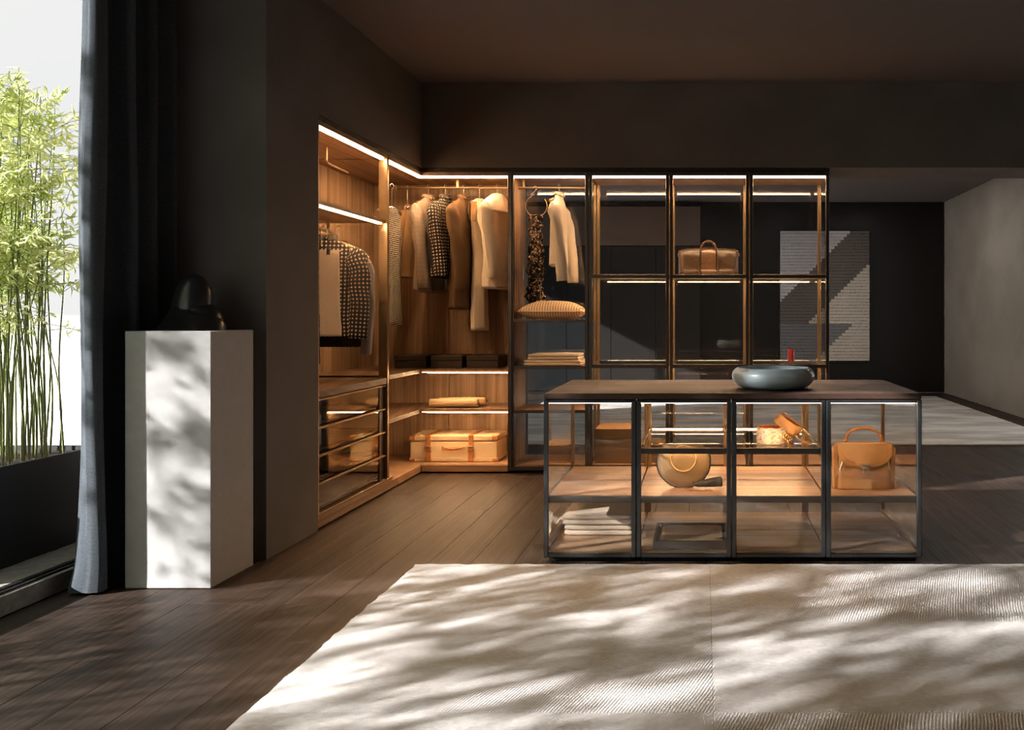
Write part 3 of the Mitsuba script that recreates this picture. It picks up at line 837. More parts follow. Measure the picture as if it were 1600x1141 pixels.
def hanger(pos, rz, rod_z, label, half=.20, drop=.07, bsdf='m_hanger', group=None, clips=False):
    """A shoulder hanger whose shoulders sit at pos; the hook goes up over the rod at rod_z."""
    h = thing('coat_hanger', label, 'hanger', group)
    M = mtx(pos, rz)
    t = np.linspace(-1, 1, 21)
    if clips:
        bar = tube(np.stack([t * half, 0 * t, -.03 + 0 * t], -1), .004, 8)
    else:
        bar = tube(np.stack([t * half, .03 * t ** 2, .005 - drop * np.abs(t) ** 1.4], -1), .010 + .004 * np.abs(t), 8)
    bar.apply_transform(M)
    part(h, 'bar', bar, bsdf, smooth=50)
    top = rod_z - pos[2]
    a = np.linspace(-.5 * PI, 1.15 * PI, 14)
    R = .020
    # hook wraps over the rod: seen along the rod axis
    hk = [(0, 0, 0), (0, 0, top - R * 1.6)] + [(R * math.cos(q), 0, top - .002 + R * math.sin(q)) for q in a]
    hm = tube(np.array(hk), .0026, 6)
    hm.apply_transform(M)
    part(h, 'hook', hm, 'm_steel', smooth=60)
    return h


def collar_mesh(w, d, h, lean=.012):
    a = np.linspace(-.5 * PI + .35, 1.5 * PI - .35, 30)
    rows = []
    for (s, z) in ((1.0, -.012), (.96, h), (1.12, h * .95), (1.30, h * .25)):
        rows.append(np.stack([w * s * np.cos(a), d * s * np.sin(a) - (0 if z > 0 else 0), np.full(30, z) - .02 * np.maximum(0, -np.sin(a)) * (s > 1.1)], -1))
    rows = np.array(rows)
    outer = rows
    inner = rows * np.array([.93, .93, 1]) + [0, 0, .001]
    rings = np.concatenate([outer, inner[::-1]], 0)
    rings = np.transpose(rings, (1, 0, 2))
    return loft(rings)


def lapel(side, L=.26):
    pts = [(.012 * side, 0), (.055 * side, -.02), (.085 * side, -.11), (.075 * side, -.125), (.012 * side, -L)]
    return extrude(pts if side > 0 else pts[::-1], .006)


def jacket(name, label, catg, pos, rz, bsdf, L=.74, sl=.60, sh=.205, th=.065, seed=0, collar='m', lap=True, sleeve_bsdf=None, swing=.05, group=None, hem=None, fold=.011, collar_bsdf=None, r0=.075, r1=.055):
    k = thing(name, label, catg, group)
    M = mtx(pos, rz)
    hem = hem or sh * 1.06
    add_cloth(k, 'body', body_mesh([(0.015, .05, .030), (0, .06, .034), (-.025, sh * .56, th * .55), (-.055, sh * .82, th * .66), (-.10, sh, th * .78), (-.2, sh * .99, th * .95), (-.42, sh * .93, th), (-L, hem, th * 1.12)], seed, fold), bsdf, M)
    for s in (-1, 1):
        mu = sleeve_mesh([(s * (sh - .030), 0, -.082), (s * (sh + .014), -.008, -.16), (s * (sh + .035), -.02 - swing * .5, -.36), (s * (sh + .02), -.03 - swing, -.07 - sl)], r0, r1, seed + s)
        add_cloth(k, 'sleeve', mu, sleeve_bsdf or bsdf, M)
    if collar:
        add_cloth(k, 'collar', collar_mesh(.056, .040, .034), collar_bsdf or bsdf, M)
    if lap:
        for s in (-1, 1):
            m = lapel(s); m.apply_translation((0, -th - .004, -.02)); m.apply_transform(trimesh.transformations.rotation_matrix(math.radians(-4), [1, 0, 0]))
            add_cloth(k, 'lapel', m, bsdf, M)
        bt = cat(*[trimesh.creation.icosphere(1, .008).apply_scale([1, .5, 1]).apply_translation((.012, -th * 1.12 - .004, z)) for z in (-.34, -.44)])
        add_cloth(k, 'button', bt, 'm_charcoal', M)
    return k


RZ = 2.40
RY = 7.54


def X7(px, Y=7.4):
    return (px - VX) / FOC * Y


# rear rod, left to right
def zdress():
    k = thing('dress', 'black and white zebra striped dress hanging at the left end of the rear rod', 'dress')
    M = mtx((-2.54, 7.16, 2.18), 66)
    add_cloth(k, 'body', body_mesh([(0, .04, .03), (-.05, .08, .03), (-.2, .095, .035), (-.5, .075, .035), (-.95, .095, .045)], 3, .007, 7), 'm_zebra', M)
    return k


zdress()
hanger((-2.54, 7.16, 2.18), 66, 2.36, 'bent metal hanger holding the zebra striped dress', .13, .04, 'm_steel')
# round wooden clamp hanger with ochre trousers
k = thing('coat_hanger', 'round wooden clamp hanger holding the ochre trousers', 'hanger')
xx = X7(634, 7.50)
part(k, 'disc', place(lathe([(0, -.014), (.028, -.013), (.036, -.006), (.036, .006), (.028, .013), (0, .014)], n=32), (xx, RY, 2.222), rx=90, rz=20), 'm_hanger', smooth=30)
part(k, 'knob', place(trimesh.creation.icosphere(2, .016), (xx + .008, RY - .018, 2.226)), 'm_steel', smooth=True)
part(k, 'hook', tube([(xx, RY, 2.25), (xx, RY, 2.37), (xx - .005, RY + .016, 2.40), (xx, RY + .004, 2.418), (xx + .003, RY - .016, 2.406)], .0026, 6), 'm_steel', smooth=True)
k = thing('trousers', 'folded ochre trousers clamped under a round hanger on the rear rod', 'trousers')
for s in (-1, 1):
    add_cloth(k, 'leg', body_mesh([(0, .035, .012), (-.05, .045, .016), (-.3, .085, .018), (-.58, .10, .020)], 2 + s, .004, 5), 'm_ochre', mtx((xx + s * .022, RY - .01, 2.205), 68))

hang_lab = 'slim wooden shoulder hanger inside the %s'
items = [
    # name, label, category, px of centre, kwargs
    ('blazer', 'light pinkish grey checked blazer on the rear rod beside the ochre trousers', 'blazer', 664, dict(bsdf='m_blazer', L=.80, sl=.70, seed=1, th=.062), 'checked blazer'),
    ('shirt', 'black and cream gingham shirt on the rear rod between the two blazers', 'shirt', 691, dict(bsdf='m_gingham', L=.68, sl=.60, seed=2, lap=False, th=.058, r0=.07, r1=.06), 'gingham shirt on the rear rod'),
    ('blazer', 'brown wool blazer on the rear rod right of the gingham shirt', 'blazer', 720, dict(bsdf='m_brown', L=.95, sl=.71, seed=4, th=.066), 'brown blazer'),
]
for nm, lb, ct, px, kw, hl in items:
    pos = (X7(px, 7.45), RY, 2.305)
    jacket(nm, lb, ct, pos, 80, **kw)
    hanger((pos[0], pos[1], pos[2] - .012), 80, RZ + .012, hang_lab % hl, .15, .05)
# cream jumpsuit, long
k = thing('jumpsuit', 'long pale beige sleeveless jumpsuit on the rear rod between brown blazer and cream coat', 'jumpsuit')
pos = (X7(745, 7.45), RY, 2.305)
add_cloth(k, 'body', body_mesh([(0.0, .035, .03), (-.03, .12, .04), (-.16, .135, .045), (-.36, .10, .05), (-.46, .08, .045), (-.8, .115, .05), (-1.13, .13, .052)], 6, .008, 5), 'm_cream', mtx(pos, 80))
add_cloth(k, 'inner_lining', extrude([(-.018, -.02), (.028, -.02), (.030, -.11), (.018, -.19), (-.010, -.19), (-.022, -.10)], .010), 'm_ochre', mtx((pos[0] - .012, RY - .155, pos[2] - .02), 10), label='ochre lining in the open neckline')
hanger((pos[0], pos[1], pos[2] - .01), 80, RZ + .012, hang_lab % 'beige jumpsuit', .10, .04)
# cream coat with a soft collar
pos = (X7(773, 7.45), RY, 2.31)
k = jacket('coat', 'cream short coat with a soft white collar at the right end of the rear rod', 'coat', pos, 76, 'm_cream', L=.78, sl=.62, seed=5, th=.07, lap=False, collar=None, r0=.085, r1=.062)
add_cloth(k, 'collar', body_mesh([(.035, .05, .04), (.02, .075, .055), (-.04, .175, .088), (-.095, .215, .098), (-.13, .222, .102)], 1, .006, 7, m=16), 'm_fur', mtx(pos, 76), label='wide soft white collar')
hanger((pos[0], pos[1], pos[2] - .01), 77, RZ + .012, hang_lab % 'cream coat', .15, .05)

# narrow bay: ring hanger with scarf, jacket
xr, zr = X7(838, 7.54), EYE + (VY - 322) / FOC * 7.54
k = thing('coat_hanger', 'open brass ring hanger with the patterned scarf in the narrow bay', 'hanger')
a = np.linspace(.22 * PI, 1.72 * PI + .55 * PI - .30 * PI, 40)
a = np.linspace(2 * PI + .22 * PI, .5 * PI + .18 * PI, 40)
R = .092
a = np.linspace(.22 * PI, -1.36 * PI, 40)
ring = [(xr + R * math.cos(q), 7.54, zr + R * math.sin(q)) for q in a]
hk = [(xr - .045, 7.54, zr + .10), (xr - .012, 7.54, zr + .125), (xr + .004, 7.54, zr + .15), (xr + .002, 7.54, 2.405), (xr - .012, 7.54, 2.418), (xr - .024, 7.54, 2.408)]
part(k, 'ring', tube(np.array(ring), .0042, 8), 'm_brass', smooth=True)
part(k, 'hook', tube(np.array([ring[-1]] + hk), .0038, 8), 'm_brass', smooth=True)
k = thing('scarf', 'crumpled brown and cream animal print scarf tied to the brass ring hanger', 'scarf')
m, uv = body_mesh([(.02, .045, .022), (0, .058, .03), (-.035, .05, .028), (-.06, .038, .02), (-.2, .048, .03), (-.34, .06, .035), (-.42, .075, .04), (-.58, .055, .035), (-.70, .085, .04), (-.76, .05, .03)], 9, .014, 5, m=60)
dv = meshkit.fbm(m.vertices * 26, 3, 2) - .5
dw = meshkit.fbm(m.vertices * 26 + 40, 3, 4) - .5
m.vertices += np.stack([dv * .085, dw * .06, 0 * dv], -1)
m.apply_translation((xr - .004, 7.54, zr - R))
part(k, 'cloth', m, 'm_animal', smooth=True, uv=uv)
pos = (X7(874, 7.54), 7.53, 2.325)
jacket('jacket', 'short ivory jacket hanging in the narrow bay beside the patterned scarf', 'jacket', pos, 86, 'm_ivory', L=.60, sl=.66, seed=7, th=.055, lap=False, r0=.07, r1=.06, swing=.05, sh=.175)
hanger((pos[0], pos[1], pos[2] - .01), 77, RZ + .012, hang_lab % 'ivory jacket', .14, .05)

# left rod: garments facing the camera
k = thing('trousers', 'pale beige linen trousers clipped to a hanger in front of the gingham shirt', 'trousers')
add_cloth(k, 'cloth', body_mesh([(0, .118, .012), (-.10, .120, .016), (-.4, .125, .020), (-.58, .13, .022)], 3, .003, 5, e=.5), 'm_linen', mtx((-2.60, 5.98, 1.742), 4))
h = hanger((-2.60, 5.98, 1.775), 4, 1.927, 'wire clip hanger holding the beige linen trousers', .13, clips=True, bsdf='m_steel')
for s in (-.07, .05):
    part(h, 'clip', bx(-2.60 + s - .012, -2.60 + s + .012, 5.968, 5.992, 1.715, 1.757, .003), 'm_black')
jacket('shirt', 'large black and cream gingham shirt facing the room on the left rod', 'shirt', (-2.625, 6.13, 1.835), 3, 'm_gingham', L=.68, sl=.62, seed=3, lap=False, th=.06, sh=.195, swing=.01, r0=.082, r1=.062)
hanger((-2.625, 6.13, 1.832), 3, 1.927, 'broad wooden hanger inside the large gingham shirt', .17, .06)
jacket('jacket', 'charcoal jacket with a pale grey sleeve behind the large gingham shirt', 'jacket', (-2.615, 6.30, 1.80), -6, 'm_charcoal', L=.72, sl=.70, seed=6, lap=False, th=.045, sh=.20, swing=.0, sleeve_bsdf='m_grey', r0=.05, r1=.04)
hanger((-2.615, 6.30, 1.80), -6, 1.927, 'slim wooden hanger holding the charcoal jacket', .21, .09)
k = thing('shirt', 'dark blue shirt at the left edge of the left rod, nearest the room', 'shirt')
add_cloth(k, 'body', body_mesh([(0, .06, .03), (-.05, .15, .035), (-.3, .16, .04), (-.80, .17, .04)], 5, .004, 6), 'm_navy', mtx((-2.665, 5.72, 1.79), 0))
hanger((-2.665, 5.72, 1.785), 0, 1.927, 'wooden hanger inside the dark blue shirt', .13, .05)


# ------------------------------------------------------------------ things on the wardrobe shelves
def box_with_lid(name, label, catg, x0, x1, y0, y1, z0, z1, bsdf, lid=.35, group=None, b=.004):
    k = thing(name, label, catg, group)
    zl = z1 - (z1 - z0) * lid
    part(k, 'body', bx(x0 + .003, x1 - .003, y0 + .003, y1 - .003, z0, zl - .001, b), bsdf)
    part(k, 'lid', bx(x0, x1, y0, y1, zl, z1, b), bsdf)
    return k


bl = ['leftmost of three dark brown lidded boxes on the upper corner shelf', 'middle one of three dark brown lidded boxes on the upper corner shelf', 'rightmost of three dark brown lidded boxes on the upper corner shelf']
for i in range(3):
    x0 = -2.625 + .305 * i
    box_with_lid('storage_box', bl[i], 'box', x0, x0 + .27, 7.46, 7.79, .859, .965, 'm_darkbox', .4)
box_with_lid('storage_box', 'large tan brown lidded box on the floor of the empty glass cabinet behind the island', 'box', -.91, -.56, 7.34, 7.76, .071, .36, 'm_brownbox', .30)
box_with_lid('storage_box', 'smaller tan brown box beside the large one behind the island glass', 'box', -.545, -.33, 7.36, 7.76, .071, .22, 'm_brownbox', .30)


def roll(x0, x1, y, z, r, seed):
    """A cloth rolled twice: spiral section swept along x."""
    a = np.linspace(0, 4 * PI, 60)
    rad = r * (.45 + .55 * a / a[-1])
    pts = np.stack([np.cos(a) * rad, np.sin(a) * rad * .8], -1)
    inner = pts * ((rad - .007) / rad)[:, None]
    ring = np.concatenate([pts, inner[::-1]])
    rings = []
    for x in np.linspace(x0, x1, 24):
        q = np.stack([np.full(len(ring), x), y + ring[:, 0], z + ring[:, 1]], -1)
        q += .006 * (meshkit.noise(q * np.array([9, 20, 20]) + seed, 1)[:, None] - .5)
        rings.append(q)
    return loft(rings)


k = thing('throw', 'rolled mustard wool throw with ribbed edge on the lower corner shelf', 'throw')
part(k, 'roll', roll(-2.31, -1.905, 7.42, .571, .05, 1), 'm_tan', smooth=True)
part(k, 'fold', roll(-2.26, -1.865, 7.52, .573, .052, 5), 'm_tan', smooth=True)


def suitcase():
    k = thing('suitcase', 'cream canvas suitcase with orange leather straps and corners on the corner base', 'suitcase')
    x0, x1, y0, y1, z0, z1 = -2.485, -1.74, 7.42, 7.80, .0715, .292
    zl = z1 - .048
    part(k, 'body', rbox(x0 + .004, x1 - .004, y0 + .004, y1 - .004, z0, zl - .002, .012, 12), 'm_canvas', smooth=40)
    part(k, 'lid', rbox(x0, x1, y0, y1, zl, z1, .012, 12), 'm_canvas', smooth=40)
    part(k, 'bottom_band', bx(x0 - .001, x1 + .001, y0 - .001, y1 + .001, z0 + .002, z0 + .034, .004), 'm_canvas')
    for xs in (-2.325, -1.965):
        s = part(k, 'strap', cat(bx(xs - .02, xs + .02, y0 - .006, y0 + .001, z0 + .002, z1 + .002, .002), bx(xs - .02, xs + .02, y0 - .004, y1, z1 - .001, z1 + .005, .002),
                                 bx(xs - .022, xs + .022, y0 - .012, y0 - .005, z0 + .004, z0 + .115, .002), extrude([(xs - .022, z0 + .115), (xs + .022, z0 + .115), (xs, z0 + .135)], .006).apply_translation((0, y0 - .012, 0))), 'm_tanleather', label='orange leather strap')
        part(s, 'buckle', tube([(xs - .027, y0 - .014, z0 + .098), (xs + .027, y0 - .014, z0 + .098), (xs + .027, y0 - .014, z0 + .128), (xs - .027, y0 - .014, z0 + .128)], .0048, 6, closed=True), 'm_steel')
    for xa, xb in ((x0 - .003, x0 + .052), (x1 - .052, x1 + .003)):
        for ya, yb in ((y0 - .003, y0 + .04), (y1 - .04, y1 + .003)):
            for za, zb in ((z0, z0 + .03), (z1 - .045, z1 + .003)):
                part(k, 'corner_cap', bx(xa, xb, ya, yb, za, zb, .008), 'm_tanleather')
    xm = (x0 + x1) / 2
    t = np.linspace(0, 1, 15)
    hd = tube(np.stack([xm - .075 + .15 * t, y0 - .012 - .022 * np.sin(PI * t), .188 - .004 * np.sin(PI * t)], -1), .009 + .004 * np.sin(PI * t), 10)
    h = part(k, 'handle', hd, 'm_tanleather', smooth=60)
    for s in (-1, 1):
        part(h, 'handle_ring', place(trimesh.creation.torus(.014, .004, 20, 8), (xm + s * .08, y0 - .006, .188), rx=90), 'm_brass', smooth=True)


suitcase()


def cushion(cx, cy, z, w, d, h, seed):
    n = 40
    u = np.linspace(-1, 1, n)
    U, V = np.meshgrid(u, u, indexing='ij')
    t = ((1 - np.abs(U) ** 2.6) * (1 - np.abs(V) ** 2.6)) ** .55
    X = cx + U * w * (1 - .07 * (1 - V ** 2) * np.abs(U)); Y = cy + V * d * (1 - .07 * (1 - U ** 2) * np.abs(V))
    pts = np.stack([X * 9, Y * 9, 0 * X], -1)
    wr = .010 * (meshkit.fbm(pts * 1.5, 3, seed) - .5) * t
    topz = z + h * .42 + h * .60 * t + wr
    botz = z + h * .42 - h * .42 * np.minimum(1, t * 1.25)
    idx = np.arange(n * n).reshape(n, n)
    f1 = np.concatenate([np.stack([idx[:-1, :-1], idx[1:, :-1], idx[1:, 1:]], -1).reshape(-1, 3), np.stack([idx[:-1, :-1], idx[1:, 1:], idx[:-1, 1:]], -1).reshape(-1, 3)])
    A = trimesh.Trimesh(np.stack([X, Y, topz], -1).reshape(-1, 3), f1, process=False)
    B = trimesh.Trimesh(np.stack([X, Y, botz - .0005], -1).reshape(-1, 3), f1[:, ::-1], process=False)
    return cat(A, B), np.stack([X[:, 0], Y[:, 0], topz[:, 0]], -1)


k = thing('cushion', 'plump brown striped cushion lying on the upper shelf of the narrow bay', 'cushion')
cm, _ = cushion(-1.285, 7.52, 1.273, .275, .21, .155, 3)
part(k, 'cover', cm, 'm_stripe', smooth=60)
e = np.linspace(0, 2 * PI, 60, endpoint=False)
sq = lambda q: np.sign(q) * np.abs(q) ** .22
part(k, 'piping', tube(np.stack([-1.285 + .272 * sq(np.cos(e)) * .985, 7.52 + .207 * sq(np.sin(e)) * .985, np.full(60, 1.273 + .155 * .42)], -1), .005, 6, closed=True), 'm_cream', smooth=True)


def folded(x0, x1, y0, y1, z, h, seed, layers=2):
    ms = []
    for i in range(layers):
        a = np.arange(24) * 2 * PI / 24
        za = z + h * i / layers
        hh = h / layers * .5
        rings = []
        for x in np.linspace(0, 1, 18):
            sh = min(1, (min(x, 1 - x) / .05 + .35))
            r = hh * (sh ** .4)
            cy, w = (y0 + y1) / 2, (y1 - y0) / 2 - hh
            q = np.stack([np.full(24, x0 + (x1 - x0) * x), cy + np.sign(np.cos(a)) * w + r * np.cos(a), za + hh + r * np.sin(a) * .97], -1)
            q[:, 2] += .004 * (meshkit.noise(q * 9 + seed + i, 2) - .5) * (i > 0)
            q[:, 1] += .008 * (meshkit.noise(q * np.array([8, 1, 30]) + seed, 3) - .5)
            rings.append(q)
        ms.append(loft(rings))
    return cat(*ms)


for i, (a, b, z, lb) in enumerate(((-1.50, -1.03, .886, 'lower folded cream blanket on the lower shelf of the narrow bay'), (-1.47, -1.05, .936, 'upper folded cream blanket on the lower shelf of the narrow bay'))):
    k = thing('folded_blanket', lb, 'blanket')
    part(k, 'cloth', folded(a, b, 7.33, 7.70, z, .048, i * 3), 'm_cream', smooth=50)
for i, (a, b, z, lb) in enumerate(((-.79, -.40, .056, 'lower folded beige blanket on the floor of the leftmost island cabinet'), (-.80, -.42, .116, 'upper folded beige blanket with fringe in the leftmost island cabinet'))):
    k = thing('folded_blanket', lb, 'blanket')
    part(k, 'cloth', folded(a, b, 4.98, 5.34, z, .058, i * 5 + 2, 2), 'm_linen', smooth=50)
    if i:
        fr = [tube([(a + .004, y, z + .03), (a - .018 - .008 * rr.random(), y + .004, z + .03), (a - .03 - .01 * rr.random(), y - .003, z + .005)], .002, 4) for y in np.linspace(4.99, 5.33, 34)]
        part(k, 'fringe', cat(*fr), 'm_linen', kind='stuff')


# duffel bag on the shelf of the second glass cabinet
def duffel():
    k = thing('duffel_bag', 'brown leather duffel bag with a crocodile centre panel on the glass shelf', 'bag')
    cx, cy, z0 = X7(1107, 7.52), 7.50, 1.650
    W, H, D = .255, .225, .11

    def sec(x, s, off=0.):
        a = np.arange(48) * 2 * PI / 48
        e = .62
        c, sn = np.sign(np.cos(a)) * np.abs(np.cos(a)) ** e, np.sign(np.sin(a)) * np.abs(np.sin(a)) ** e
        h = (sn + 1) / 2
        d = D * (1 - .55 * h ** 1.6) * s + off
        z = h * H * (.985 + .015 * s)
        q = np.stack([np.full(48, x), c * d, z + off * sn], -1)
        q[:, 1] += .018 * (meshkit.fbm(q * 16 + 3, 3, 2) - .5) * s * (off == 0)
        q[:, 2] -= .014 * h * abs(x / W) ** 2 * 1.0
        return q
    xs = np.linspace(-1, 1, 33)
    rings = [sec(W * x, max(.05, (1 - abs(x) ** 7)) ** .5 * (.92 + .08 * abs(x))) for x in xs]
    part(k, 'body', loft(rings).apply_translation((cx, cy, z0)), 'm_bagbrown', smooth=50)
    part(k, 'centre_panel', loft([sec(x, 1, .004) for x in np.linspace(-.062, .062, 9)]).apply_translation((cx, cy, z0)), 'm_croc', smooth=50, label='dark crocodile patterned centre panel')
    for s in (-1, 1):
        t = np.linspace(0, 1, 19)
        part(k, 'handle', tube(np.stack([cx + .068 * np.cos(PI * t), cy + s * (.045 + .02 * (1 - np.sin(PI * t))), z0 + .17 + .115 * np.sin(PI * t) ** .7], -1), .008, 8), 'm_croc', smooth=True)
        part(k, 'side_strap', bx(cx + s * .078 - .008, cx + s * .078 + .008, cy - D - .008, cy - D + .05, z0 + .01, z0 + .14, .003), 'm_bagbrown')
        part(k, 'ring', place(trimesh.creation.torus(.012, .003, 16, 6), (cx + s * (W + .004), cy, z0 + .17), ry=90), 'm_brass', smooth=True)
    part(k, 'zip', tube([(cx - W * .92, cy, z0 + H - .008), (cx, cy, z0 + H + .002), (cx + W * .92, cy, z0 + H - .008)], .005, 6), 'm_brass')


duffel()
k = thing('candle_glass', 'small dark red glass tumbler on the shelf of the right glass cabinet', 'glass')
xg = X7(1236, 7.66)
part(k, 'tumbler', lathe([(0, 0), (.024, 0), (.027, .004), (.028, .105), (.0255, .105), (.0245, .012), (0, .012)], (xg, 7.66, .906), 40), 'm_redglass', smooth=30)

# ------------------------------------------------------------------ on and in the island
k = thing('bowl', 'wide blue-grey glass bowl with rounded sides on the island worktop', 'bowl')
prof = [(0, .002), (.12, .0), (.16, .003), (.19, .012), (.215, .030), (.229, .052), (.233, .072), (.229, .090), (.217, .106), (.200, .117), (.197, .1165), (.208, .104), (.219, .086), (.222, .07), (.218, .054), (.205, .036), (.182, .02), (.15, .012), (0, .010)]
t_ = np.linspace(0, 1, len(prof)); from scipy.interpolate import PchipInterpolator
prof = PchipInterpolator(t_, np.array(prof))(np.linspace(0, 1, 70))
part(k, 'vessel', lathe(prof, (.39, 4.96, .8935), 72), 'm_bowl', smooth=40)


def round_bag():
    k = thing('round_bag', 'round gold and grey clutch bag with a metal ring handle beside a ribbed pouch', 'bag')
    cx, cy, z0, R = X7(1068, 4.90), 4.90, .3455, .146
    disc = m3.Manifold.sphere(1.0, 96).scale((R, .05, R)).translate((0, 0, R))
    disc ^= m3.Manifold.cube((1, 1, .238)).translate((-.5, -.5, .0015))
    part(k, 'body', mani(disc.translate((cx, cy, z0 - .0015))), 'm_goldbag', smooth=35)
    rim = [(cx + (R + .002) * math.cos(q), cy, z0 + R + (R + .001) * math.sin(q)) for q in np.linspace(-PI - .55, .55, 60)]
    rim = [p for p in rim if p[2] < z0 + .235]
    part(k, 'rim', tube(np.array(rim), .006, 8), 'm_blackbag', smooth=True, label='dark edge piping')
    part(k, 'ring_handle', place(trimesh.creation.torus(.070, .0038, 48, 10), (cx, cy - .052, z0 + .170), rx=82), 'm_brass', smooth=True, label='slim brass ring')


round_bag()
k = thing('pouch', 'small black ribbed pouch lying right of the round bag', 'pouch')
px0 = X7(1086, 4.86); px1 = X7(1129, 4.86)
t = np.linspace(0, 1, 60)
part(k, 'body', tube(np.stack([px0 + (px1 - px0) * t, 4.86 - .0 * t, .346 + .024 + .018 * t], -1), (.012 + .018 * t ** .6) * np.sqrt(np.clip(1 - ((t - .93) / .075).clip(0, 1) ** 2, .02, 1)) * (1 + .05 * np.sin(t * 110)), 16), 'm_blackbag', smooth=50)
part(k, 'cord', tube([(px0 + .06, 4.84, .3475), (px0 + .10, 4.82, .3475), (px0 + .02, 4.80, .3475), (px0 - .03, 4.81, .3475)], .0018, 5), 'm_brass')

# belts
bxx, byy = X7(1206, 4.86), 4.88
k = thing('belt', 'wide snakeskin belt rolled in a coil on the glass shelf of the island', 'belt')
a = np.linspace(0, 4 * PI, 90)
rad = .074 + .012 * a / a[-1]
sp = np.stack([bxx + rad * np.cos(a + 2.6), byy + rad * np.sin(a + 2.6), np.full(90, .596 + .046)], -1)
part(k, 'strap', tube(sp, 1.0, 12, flat=(.046, .0030)), 'm_snake', smooth=40)
inn = np.stack([bxx + .0695 * np.cos(a[:46] + 2.6), byy + .0695 * np.sin(a[:46] + 2.6), np.full(46, .596 + .046)], -1)
part(k, 'lining', tube(inn, 1.0, 12, flat=(.044, .0012)), 'm_redlining', smooth=40, label='red leather lining')
part(k, 'buckle', cat(*[place(trimesh.creation.torus(.018 + .006 * i, .006, 20, 8), (bxx + .074 + .012 * i, byy - .055 + .012 * i, .596 + .045 - .012 * i), rx=90, rz=40 + 12 * i) for i in range(3)]), 'm_brass', smooth=True)
k = thing('belt', 'orange leather belt rolled and leaning on the snakeskin belt', 'belt')
a = np.linspace(0, 4 * PI, 80)
rad = .066 + .010 * a / a[-1]
sp = np.stack([rad * np.cos(a), rad * np.sin(a) * .55, 0 * a], -1)
Rm = trimesh.transformations.euler_matrix(math.radians(18), math.radians(33), 0, 'sxyz')[:3, :3]
sp = sp @ Rm.T + np.array([bxx + .095, byy + .01, .596 + .105])
b = tube(sp, 1.0, 12, flat=(.030, .0030))
b.vertices[:, 2] = np.maximum(b.vertices[:, 2], .5965)
part(k, 'strap', b, 'm_leather', smooth=40)
part(k, 'tongue', tube([(bxx + .13, byy - .03, .640), (bxx + .16, byy - .04, .618), (bxx + .185, byy - .03, .603), (bxx + .21, byy - .02, .600)], 1., 10, flat=(.0025, .016)), 'm_leather', smooth=40)


def satchel():
    k = thing('satchel', 'orange leather satchel with rounded flap and top handle on the wooden shelf', 'bag')
    cx, cy, z0 = X7(1351, 4.86), 4.90, .3455
    W, H, D = .150, .245, .055

    def sec(z):
        t = z / H
        a = np.arange(48) * 2 * PI / 48
        e = .35
        w = W * (1.0 - .04 * t)
        d = D * (1.1 - .55 * t ** 1.5)
        return np.stack([w * np.sign(np.cos(a)) * np.abs(np.cos(a)) ** e, d * np.sign(np.sin(a)) * np.abs(np.sin(a)) ** e, np.full(48, z)], -1)
    zz = np.concatenate([[0, .003], np.linspace(.008, H - .006, 16), [H]])
    rings = [sec(z) * np.array([1 - .03 * (i in (0, len(zz) - 1)), 1 - .12 * (i in (0, len(zz) - 1)), 1]) for i, z in enumerate(zz)]
    part(k, 'body', loft(rings).apply_translation((cx, cy, z0)), 'm_leather', smooth=45)
    # gussets that fan out at both sides
    for s in (-1, 1):
        part(k, 'gusset', extrude([(cx + s * .142, z0 + .002), (cx + s * .166, z0 + .002), (cx + s * .172, z0 + H - .02), (cx + s * .150, z0 + H - .004)][::s], .075).apply_translation((0, cy - .035, 0)), 'm_leather')
        part(k, 'toggle', tube([(cx + s * .125, cy - D - .012, z0 + .155), (cx + s * .138, cy - D - .014, z0 + .110)], [.006, .0075], 8), 'm_steel', smooth=50)
    # flap: half-round plate following the front face
    tt = np.linspace(0, PI, 30)
    out = [(-.150, H + .003)] + [(-.150 * math.cos(q), H - .035 - .090 * math.sin(q) ** .8) for q in tt] + [(.150, H + .003)]
    m = extrude([(cx + x, z0 + z) for x, z in out], .008)
    m = m.subdivide_to_size(.03)
    v = m.vertices
    h = (v[:, 2] - z0) / H
    v[:, 1] += cy - D * (1.1 - .55 * np.clip(h, 0, 1) ** 1.5) - .012
    m.vertices = v
    part(k, 'flap', m, 'm_leather', smooth=35)
    part(k, 'flap_seam', tube(np.array([(cx - .128 * math.cos(q), cy - D * (1.1 - .55 * ((H - .03 - .072 * math.sin(q) ** .8) / H) ** 1.5) - .0125, z0 + H - .03 - .072 * math.sin(q) ** .8) for q in tt]), .0018, 5), 'm_tanleather')
    part(k, 'top', bx(cx - .150, cx + .150, cy - .04, cy + .034, z0 + H - .003, z0 + H + .006, .003), 'm_leather')
    yl = cy - D * 1.02 - .022
    c = part(k, 'clasp', cat(bx(cx - .022, cx + .022, yl, yl + .012, z0 + .118, z0 + .142, .003)), 'm_steel')
    part(c, 'clasp_loop', tube([(cx - .016, yl - .004, z0 + .122), (cx + .016, yl - .004, z0 + .122), (cx + .016, yl - .006, z0 + .096), (cx, yl - .006, z0 + .090), (cx - .016, yl - .006, z0 + .096)], .003, 6, closed=True), 'm_steel')
    t = np.linspace(0, 1, 25)
    hp = np.stack([cx + .098 * np.cos(PI * t), 0 * t + cy - .005, z0 + H + .012 + .075 * np.sin(PI * t) ** .75], -1)
    hk = part(k, 'handle', tube(hp, .0062 + .002 * np.sin(PI * t), 8), 'm_tanleather', smooth=True)
    for s in (-1, 1):
        part(hk, 'handle_ring', place(trimesh.creation.torus(.011, .0028, 18, 6), (cx + s * .098, cy - .005, z0 + H + .012), rx=90), 'm_brass', smooth=True)


satchel()
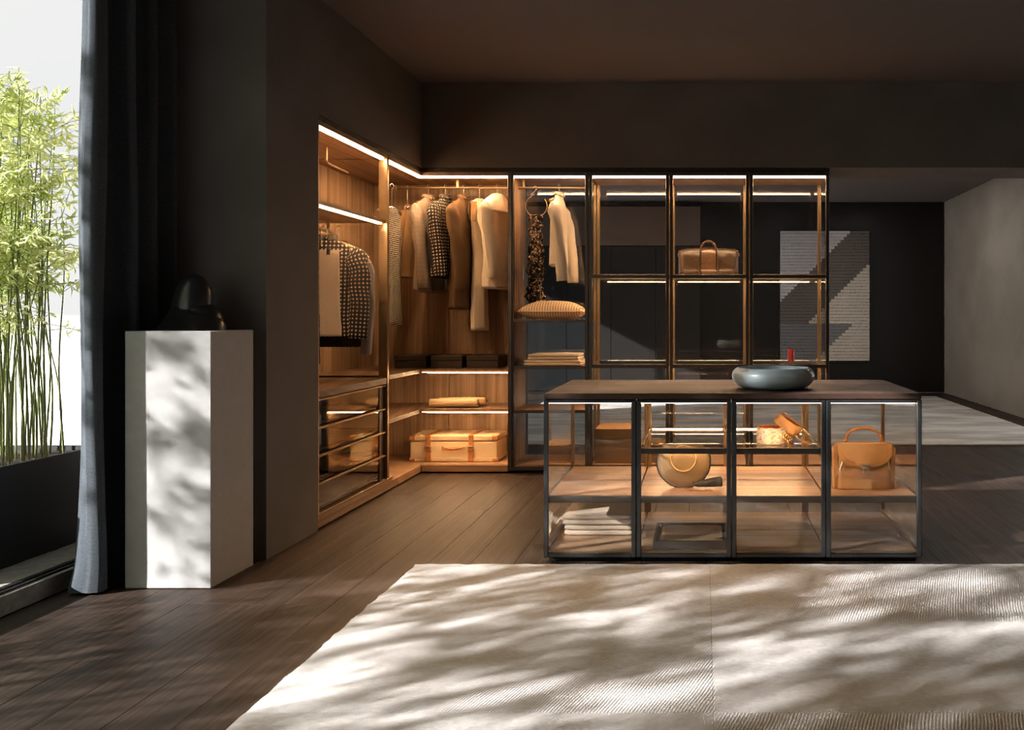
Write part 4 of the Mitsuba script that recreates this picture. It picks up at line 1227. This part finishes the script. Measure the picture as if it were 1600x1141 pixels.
# tray with folded cloth
k = thing('tray', 'dark open tray on the floor of the island cabinet below the round bag', 'tray')
tx0, tx1, ty0, ty1 = -.272, .125, 4.685, 5.10
part(k, 'base', bx(tx0, tx1, ty0, ty1, .056, .062), 'm_darkbox')
for a in ((tx0, tx1, ty0, ty0 + .010), (tx0, tx1, ty1 - .010, ty1), (tx0, tx0 + .010, ty0 + .01, ty1 - .01), (tx1 - .010, tx1, ty0 + .01, ty1 - .01)):
    part(k, 'side', bx(a[0], a[1], a[2], a[3], .062, .103, .001), 'm_darkbox')
part(k, 'inner_rim', cat(bx(tx0 + .014, tx1 - .014, ty0 + .03, ty0 + .036, .062, .084), bx(tx0 + .014, tx0 + .02, ty0 + .03, ty1 - .02, .062, .084)), 'm_tan')
k = thing('folded_cloth', 'folded golden beige cloth lying in the dark tray', 'cloth')
part(k, 'cloth', folded(-.235, .10, 4.74, 5.06, .0625, .036, 3, 2), 'm_tan', smooth=50)

# ------------------------------------------------------------------ wall art on the far wall
art = thing('wall_art', 'large slatted relief panel in stepped grey and beige diagonals on the far dark wall', 'wall art')
AX0, AX1, AZ0, AZ1, AY = 1.285, 2.790, .544, 2.738, 14.86
part(art, 'backing', bx(AX0 - .012, AX1 + .012, AY + .005, YF - .001, AZ0 - .012, AZ1 + .012, .003), 'm_black')
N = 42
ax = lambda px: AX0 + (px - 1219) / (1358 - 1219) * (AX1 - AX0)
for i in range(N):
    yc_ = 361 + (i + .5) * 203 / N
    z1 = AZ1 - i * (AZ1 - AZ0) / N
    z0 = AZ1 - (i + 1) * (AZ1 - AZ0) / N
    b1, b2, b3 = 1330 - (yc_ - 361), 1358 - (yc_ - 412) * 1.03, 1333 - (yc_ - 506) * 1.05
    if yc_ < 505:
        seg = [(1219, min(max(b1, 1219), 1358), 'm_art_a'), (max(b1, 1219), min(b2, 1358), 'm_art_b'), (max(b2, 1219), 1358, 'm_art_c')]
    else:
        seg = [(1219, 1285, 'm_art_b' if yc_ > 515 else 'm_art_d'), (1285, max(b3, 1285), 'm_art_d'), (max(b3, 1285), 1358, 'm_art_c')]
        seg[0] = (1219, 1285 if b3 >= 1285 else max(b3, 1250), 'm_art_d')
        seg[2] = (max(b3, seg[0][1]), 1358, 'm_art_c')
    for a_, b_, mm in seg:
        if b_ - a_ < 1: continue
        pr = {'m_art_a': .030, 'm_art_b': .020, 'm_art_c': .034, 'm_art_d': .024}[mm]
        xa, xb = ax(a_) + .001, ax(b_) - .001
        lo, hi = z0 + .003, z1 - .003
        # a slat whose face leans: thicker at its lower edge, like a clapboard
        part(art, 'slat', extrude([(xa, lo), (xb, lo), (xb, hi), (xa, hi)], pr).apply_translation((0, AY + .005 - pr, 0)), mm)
